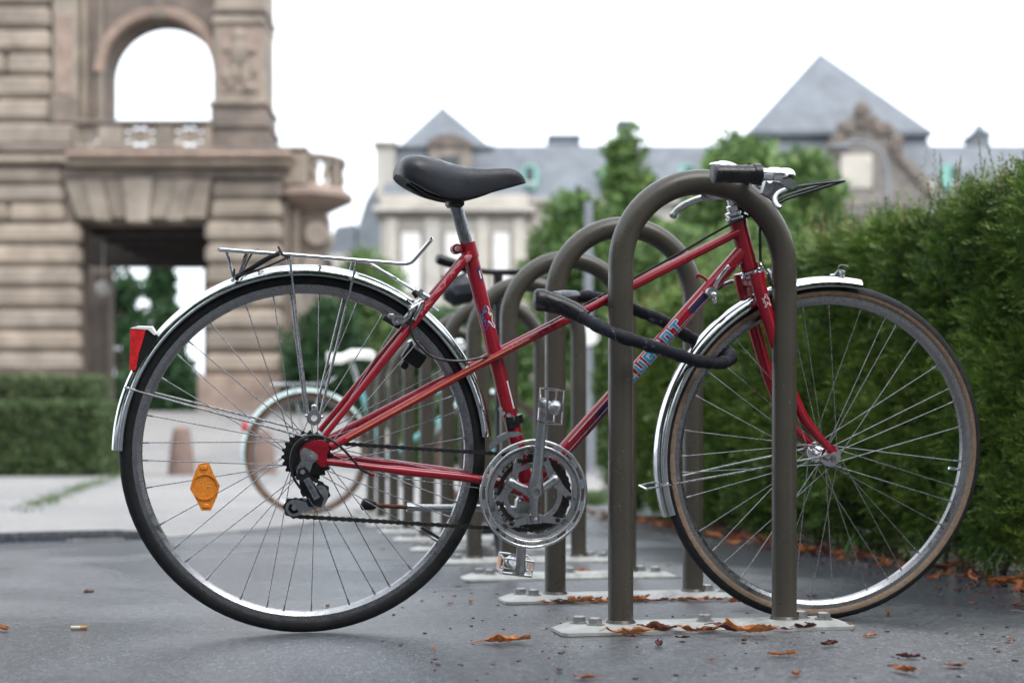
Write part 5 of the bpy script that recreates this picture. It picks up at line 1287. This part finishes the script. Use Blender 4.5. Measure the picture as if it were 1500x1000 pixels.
for (x0, x1) in ((588, 616), (652, 692), (722, 746)):
    f = mbk('window_frame', x0 - 3, 336, x1 + 3, 430, -.22, .35, 'stone'); mbk('window', x0, 340, x1, 428, -.3, .2, 'blind', f)
    f = mbk('window_frame', x0 - 3, 455, x1 + 3, 570, -.22, .35, 'stone'); mbk('window', x0, 459, x1, 566, -.3, .2, 'glass', f)
for px in (842, 905, 965, 1030):
    f = mbk('window_frame', px - 14, 336, px + 14, 430, 1.35, .3, 'stone'); mbk('window', px - 11, 340, px + 11, 428, 1.3, .2, 'glass', f)
# copper dormers
for px, py in ((776, 252), (895, 252), (1010, 252), (1400, 252)):
    d_ = MB(); c = XM(px); z0, z1 = ZMh(py + 18), ZMh(py - 6); n_ = 10; hw_ = 12.5 * KM
    outl = [V(c - hw_, 1.6, z0), V(c + hw_, 1.6, z0)] + [V(c + hw_ * math.cos(math.pi * i / n_), 1.6, z1 + hw_ * math.sin(math.pi * i / n_)) for i in range(n_ + 1)]
    d_.prism(outl, (0, 3.0, 0)); o = obj('copper_dormer', d_, M['copper'], wing)
    mbk('dormer_window', px - 6, py - 8, px + 6, py + 14, 1.5, .2, 'glass', o)
    mbk('dormer_sill', px - 8, py + 14.3, px + 8, py + 18, 1.4, .3, 'blind', o)
for (a, b_, t, bt) in ((804, 850, 201, 216), (906, 926, 180, 218), (1429, 1451, 196, 224)):
    cmn = mbk('chimney', a, t, b_, bt, 5.5, 3, 'slate'); mbk('chimney_cap', a - 2, t - 4, b_ + 2, t - .3, 5.3, 3.4, 'slate', cmn)
obj('chimney_pot', MB().tube([V(XM(1478), 7, ZMh(164)), V(XM(1478), 7, ZMh(152))], [.6, .2], 8), M['slate'], wing)
# right pavilion
frust('mansard_roof', 1104, 1372, 262, 1112, 1356, 197, -1, 14, .4, 13, 'slate')
mbk('roof_gutter', 1093, 193, 1367, 198, -.4, 14.5, 'slate')
frust('pyramid_roof', 1096, 1364, 192.8, 1199, 1205, 80, -.2, 13.5, 6.2, 6.8, 'slate')
obj('finial', MB().tube([V(XM(1227), 6.5, ZMh(46)), V(XM(1227), 6.5, ZMh(31))], [.1, .05], 8).ball((XM(1227), 6.5, ZMh(33)), .22), M['pole'], wing)
mbk('pavilion_wall', 1106, 262.4, 1370, 700, -1.5, 14)
mbk('cornice', 1096, 304, 1380, 313, -2.6, 2, 'paleplaster')
for px in (1135, 1340):
    f = mbk('window_frame', px - 18, 330, px + 18, 430, -1.7, .3, 'stone'); mbk('window', px - 14, 334, px + 14, 428, -1.8, .2, 'blind', f)
gb = MB().prism([V(XM(x), -3.0, ZMh(y)) for x, y in ((1196, 312), (1200, 262), (1206, 240), (1208, 212), (1222, 202), (1228, 188), (1240, 180), (1252, 174), (1266, 180), (1276, 190), (1292, 204), (1298, 232), (1318, 246), (1338, 262), (1348, 280), (1354, 312))], (0, 2.2, 0))
obj('carved_gable', gb, M['stonegrey'], wing)
mbk('gable_niche', 1232, 226, 1278, 276, -3.12, .3, 'paleplaster')
cv = MB(); rg_ = random.Random(4)
for i in range(42):
    t = i / 41; a = math.pi * (1 - t); cvx, cvy = 1254 + 46 * math.cos(a), 236 - 46 * math.sin(a) * .95
    cv.ball((XM(cvx + rg_.uniform(-5, 5)), -3.1, ZMh(cvy + rg_.uniform(-8, 8))), rg_.uniform(.22, .5), 1, .6, 1, 8, 6)
for i in range(8): cv.ball((XM(1302 + i * 6), -3.1, ZMh(244 + i * 7)), rg_.uniform(.25, .42), 1, .6, 1, 8, 6)
cv.ball((XM(1248), -3.1, ZMh(176)), .6, 1.1, .6, 1.2)
tag(obj('gable_carving', cv, M['stonedark'], wing), kind='stuff')
# further slate roof between porch and long building
fz_ = porch_frame((520 - 750) * 150 / FPX, 150)
far_b = empty('far_building', (fz_[0], fz_[1], 0), (0, 0, -TH)); k_ = 150 / FPX
tag(far_b, 'distant building with steep slate roof beside the pale pavilion', 'building')
def fb2(nm, pts, dep, mat, f=0): obj(nm, MB().prism([V((x - 520) * k_, f, (662 - y) * k_ + H) for x, y in pts], (0, dep, 0)), M[mat], far_b)
fb2('wall', [(476, 700), (476, 372), (585, 372), (585, 700)], 12, 'paleplaster')
fb2('steep_roof', [(520, 371), (524, 330), (534, 296), (548, 270), (590, 262), (590, 371)], 11, 'slate', .4)
fb2('low_roof', [(470, 371), (492, 330), (519.5, 326), (519.5, 371)], 10, 'slate', .8)

# ------------------------------------------------------------------ posts
def post(px, top, Z, r, label, kind, sign=None, arm=None):
    c = B(px, 662, Z); h = (662 - top) * Z / FPX + H; e = empty(kind, (c[0], c[1], 0), (0, 0, -TH))
    obj('shaft', MB().tube([V(0, 0, -.05), V(0, 0, 1.0), V(0, 0, 1.02), V(0, 0, h)], [r * 1.5, r * 1.5, r, r * .9], 14), M['pole'], e)
    if sign:
        z = (662 - sign[0]) * Z / FPX + H; obj('sign_disc', MB().tube([V(0, -r - .02, z), V(0, -r - .035, z)], sign[1], 28), M['blind'], e)
    if arm:
        obj('arm', MB().tube(spline([V(0, 0, h), V(-.3, 0, h + .8), V(-1.2, 0, h + 1.25), V(-1.9, 0, h + 1.1)], 5), r * .7, 10), M['pole'], e)
        obj('lamp_head', MB().ball((-2.1, 0, h + 1.02), .35, 1.4, .8, .4), M['pole'], e)
    return tag(e, label, 'post')
post(862, 296, 23, .075, 'plain grey post with pale round sign behind the hoop stands', 'sign_post', (491, .17))
post(1300, 250, 62, .11, 'tall grey street lamp in front of the carved gable', 'street_lamp', None, True)

# ------------------------------------------------------------------ fallen leaves and litter
def leaf_mesh(nm, seed, ln=.07, cols=((.34, .10, .028), (.46, .17, .05), (.22, .06, .024), (.40, .12, .03))):
    r = np.random.RandomState(seed); nu, nv = 15, 9; mb = MB(); vs = []
    curl = r.uniform(.8, 2.2); bend = r.uniform(.2, .9); tw = r.uniform(-.8, .8)
    for i in range(nu):
        t = i / (nu - 1); w = .21 * math.sin(math.pi * min(1, t * .92 + .05)) ** .8 * (1 + .15 * math.sin(t * 17 + seed) + .07 * math.sin(t * 41 + seed * 2)) + .006
        for j in range(nv):
            s_ = -1 + 2 * j / (nv - 1); a = s_ * curl * .9 + tw * (t - .5)
            rr = w / max(curl * .9, .3) * (1 + .12 * math.sin(s_ * 5 + t * 11 + seed))
            vs.append(((t - .5) * ln, math.sin(a) * rr * ln, (1 - math.cos(a)) * rr * ln + .18 * bend * ln * (4 * (t - .5) ** 2) + (.045 * math.sin(t * 9 + s_ * 3 + seed) * abs(s_) + .012 * math.sin(t * 23 - s_ * 7) + r.uniform(-.012, .012)) * ln))
    zmin = min(v[2] for v in vs); vs = [(x, y, z - zmin + .001) for x, y, z in vs]
    mb.add(vs, [(i * nv + j, i * nv + j + 1, (i + 1) * nv + j + 1, (i + 1) * nv + j) for i in range(nu - 1) for j in range(nv - 1)])
    mb.tube([V(-ln / 2, 0, vs[4][2]), V(-ln * .75, ln * .04, .003)], ln * .012, 4)
    me = mesh(nm, mb, M['deadleaf'], 80); at = me.color_attributes.new('tint', 'FLOAT_COLOR', 'CORNER'); c0 = np.array(cols[r.randint(len(cols))])
    n = len(me.loops); c = np.ones((n, 4)); vi = np.zeros(n, dtype=np.int32); me.loops.foreach_get('vertex_index', vi)
    vr = r.uniform(.55, 1.35, len(me.vertices)); c[:, :3] = np.clip(c0[None] * vr[vi][:, None], 0, 1); at.data.foreach_set('color', c.reshape(-1)); return me
LM = [leaf_mesh('fallen_leaf', i) for i in range(10)]
DM = [leaf_mesh('fallen_leaf', 30 + i, cols=((.10, .03, .025), (.15, .05, .03))) for i in range(5)]
def put_leaf(p, size, label, group=None, dark=False, tilt=.25, up=0, yaw=None):
    o = bpy.data.objects.new('fallen_leaf', rnd.choice(DM if dark else LM)); COL.objects.link(o)
    s_ = size / .07; o.scale = (s_, s_, s_ * rnd.uniform(.7, 1.15)); o.rotation_euler = (rnd.uniform(-tilt, tilt), rnd.uniform(-tilt, tilt) * .6, rnd.uniform(0, 6.28) if yaw is None else yaw)
    o.location = (p[0], p[1], gz(p[0], p[1]) + .002 + up + size * tilt * .10); tag(o, ('dark red ' + label if dark else 'orange ' + label) if label.startswith(('brown', 'dry')) else label, 'leaf', group); return o
yawX = -TH
put_leaf(G(742, 943), .088, 'long orange brown leaf lying alone on tarmac before the front stand', yaw=yawX + .1, tilt=.1)
put_leaf(G(636, 951), .020, 'small red brown leaf scrap on tarmac between rear wheel and stand', dark=False)
put_leaf(G(4, 924), .05, 'orange brown leaf on bare tarmac near the cigarette end')
o = put_leaf(G(1084, 893), .075, 'upright curled orange leaf wedged between stand plate and front tyre', yaw=yawX + .6); o.rotation_euler[0] = .9; o.location[2] += .014
for k, (px, py, sz) in enumerate(((905, 926, .05), (935, 925, .06), (962, 923, .075), (1010, 925, .05), (1040, 924, .055), (1072, 925, .07), (1098, 930, .095), (1120, 926, .05), (1180, 920, .045), (1230, 918, .045), (880, 922, .035), (1000, 934, .028), (1150, 923, .03), (1075, 918, .06), (925, 931, .03))):
    put_leaf(G(px, py + 8 - (px - 900) * .010), sz, 'brown leaf lying against the edge of the front stand plate', 'leaves along the front stand plate', dark=k % 3 == 2, up=.002, yaw=yawX + rnd.uniform(-.4, .4))
for k in range(16):
    px = 800 + k * 17; put_leaf(G(px, 886 - (px - 800) * .016 + rnd.uniform(-1, 2)), rnd.uniform(.025, .065), 'brown leaf lying along the plate of the second hoop stand', 'leaves along the second stand plate', dark=rnd.random() < .35, yaw=yawX + rnd.uniform(-.5, .5))
for k in range(12):
    put_leaf(G(700 + k * 20 + rnd.uniform(-8, 8), rnd.choice((842, 820, 846))), rnd.uniform(.03, .06), 'brown leaf lying among the plates of the further hoop stands', 'leaves among the further stands', dark=rnd.random() < .4)
scat = [(1190, 876), (1378, 872), (1398, 888), (1425, 885), (1490, 890), (1478, 941), (1166, 994), (1145, 965), (1335, 966), (1400, 981), (1330, 968), (660, 886), (480, 890), (1405, 902), (690, 884), (965, 950), (1275, 935), (1090, 944), (1325, 990), (860, 996), (820, 985), (1440, 870), (1300, 902), (560, 806), (610, 800), (1040, 972), (1215, 950), (980, 830), (1130, 880)]
for (px, py) in scat:
    put_leaf(G(px, py), rnd.uniform(.014, .05), 'single small leaf scrap lying loose on the wet tarmac', 'loose leaf scraps on the tarmac', dark=rnd.random() < .45, tilt=.1)
for k in range(210):
    y = 2.75 + 4.9 * rnd.random() ** 1.4; x = HX + rnd.gauss(-.115, .06)
    put_leaf((x, y), rnd.uniform(.035, .075), 'dry brown leaf in the drift along the foot of yew hedge', 'leaf drift along the yew hedge', dark=rnd.random() < .25, tilt=.5, up=rnd.uniform(0, .018))
# crumbs, twigs and seed husks too small to tell apart
bits = MB(); rb2 = random.Random(5)
for k in range(620):
    if k < 430: x = HX - .05 + rb2.gauss(-.08, .10); y = 2.6 + 5 * rb2.random() ** 1.3
    else:
        p = G(rb2.uniform(560, 1500), rb2.uniform(800, 1000)); x, y = p[0], p[1]
        if x > 1.95: continue
    s_ = rb2.uniform(.0015, .0045) if k >= 430 else rb2.uniform(.003, .010); z = gz(x, y) + s_ * .3
    bits.box((x, y, z), (s_ * rb2.uniform(.8, 2.4), s_ * rb2.uniform(.8, 1.6), s_ * .7), 0, Matrix.Rotation(rb2.uniform(0, 3), 4, 'Z'))
for k in range(26):
    x, y = HX - .05 + rb2.gauss(-.12, .12), 2.6 + 4 * rb2.random() ** 1.3; a = rb2.uniform(0, 6.3); l_ = rb2.uniform(.02, .07); bits.tube([V(x, y, .004), V(x + math.cos(a) * l_ * .5, y + math.sin(a) * l_ * .5, .007), V(x + math.cos(a + .3) * l_, y + math.sin(a + .3) * l_, .004)], .0012, 4)
tag(obj('ground_litter', bits, M['pebble']), 'fine dark crumbs, twigs and husks strewn over the tarmac', 'litter', kind='stuff')
# grass tufts: at the hedge foot and in the pavement joint
def tuft(mbP, c, n, h, sp):
    for k in range(n):
        a = rnd.uniform(0, 6.28); l_ = h * rnd.uniform(.5, 1.1); b0 = V(c[0] + rnd.gauss(0, sp), c[1] + rnd.gauss(0, sp), c[2]); out = V(math.cos(a), math.sin(a), 0)
        q = [b0, b0 + out * l_ * .12 + V(0, 0, l_ * .45), b0 + out * l_ * .38 + V(0, 0, l_ * .78), b0 + out * l_ * .75 + V(0, 0, l_ * .80), b0 + out * l_ * 1.0 + V(0, 0, l_ * .62)]; w = V(-out[1], out[0], 0) * .0022 * (1 + h)
        vs = []
        for i, p in enumerate(q): f = (1, 1, .85, .6, .08)[i]; vs += [p - w * f, p + w * f]
        mbP.add(vs, [(2 * i, 2 * i + 1, 2 * i + 3, 2 * i + 2) for i in range(4)])
def tint(me, cols):
    at = me.color_attributes.new('tint', 'FLOAT_COLOR', 'CORNER'); n = len(me.loops); c = np.ones((n, 4)); c[:, :3] = np.array(cols)[None] * (1 + .25 * np.sin(np.arange(n) * .37))[:, None]; at.data.foreach_set('color', c.reshape(-1))
for i, (px, py, h, lab) in enumerate(((1425, 850, .085, 'tall arching grass tuft at the hedge foot beside the front tyre'), (1330, 836, .10, 'grass tuft at the hedge foot seen through the front wheel'), (1225, 815, .07, 'small grass tuft in the leaf drift behind the hoop'), (1290, 830, .05, 'low grass tuft beside the leaf drift'), (1480, 862, .06, 'short grass blades under the hedge beside the tall arching tuft'))):
    g_ = MB(); c = G(px, py); c[0] = HX - .06; tuft(g_, V(0, 0, 0), 16, h * 1.4, .012); me = mesh('grass_tuft', g_, M['grassm'], 80); tint(me, (.065, .13, .025))
    tag(obj('grass_tuft', me, None, loc=(c[0], c[1], 0)), lab, 'grass', 'grass tufts at the hedge foot')
gs = MB()
for k in range(210):
    t = rnd.random(); p = G(40 + 150 * t + rnd.gauss(0, 4), 752 - 58 * t ** .8 + rnd.gauss(0, .8)); tuft(gs, V(p[0], p[1], .006), 4, .035 + .04 * t, .05)
me = mesh('joint_grass', gs, M['grassm'], 80); tint(me, (.085, .13, .045))
tag(obj('joint_grass', me, None), 'thin line of grass growing in a pavement joint', 'grass', kind='stuff')
gs = MB()
for k in range(160):
    p = G(868 + rnd.uniform(-10, 16), 738 + rnd.uniform(-3, 3)); tuft(gs, V(p[0], p[1], .006), 3, .10, .03)
me = mesh('weeds', gs, M['grassm'], 80); tint(me, (.075, .13, .035))
tag(obj('weeds', me, None), 'small patch of weeds at the far end of the yew hedge', 'grass', kind='stuff')
# cigarette end and dark pebble
c = G(115, 922); e = empty('cigarette_end', (c[0], c[1], .0045), (0, 0, yawX + .05)); tag(e, 'smoked cigarette end with tan filter on bare tarmac behind the red bicycle', 'cigarette')
obj('filter', MB().tube([V(.004, 0, 0), V(.017, 0, 0)], .0038, 12), M['corkf'], e); obj('paper', MB().tube([V(-.014, 0, 0), V(.0039, 0, 0)], .0037, 12), M['filter'], e)
c = G(130, 867); o = obj('pebble', MB().ball((0, 0, .004), .009, 1.5, 1, .8, 8, 6), M['pebble'], None, loc=(c[0], c[1], 0)); tag(o, 'small dark wet pebble on tarmac near the cigarette end', 'pebble')
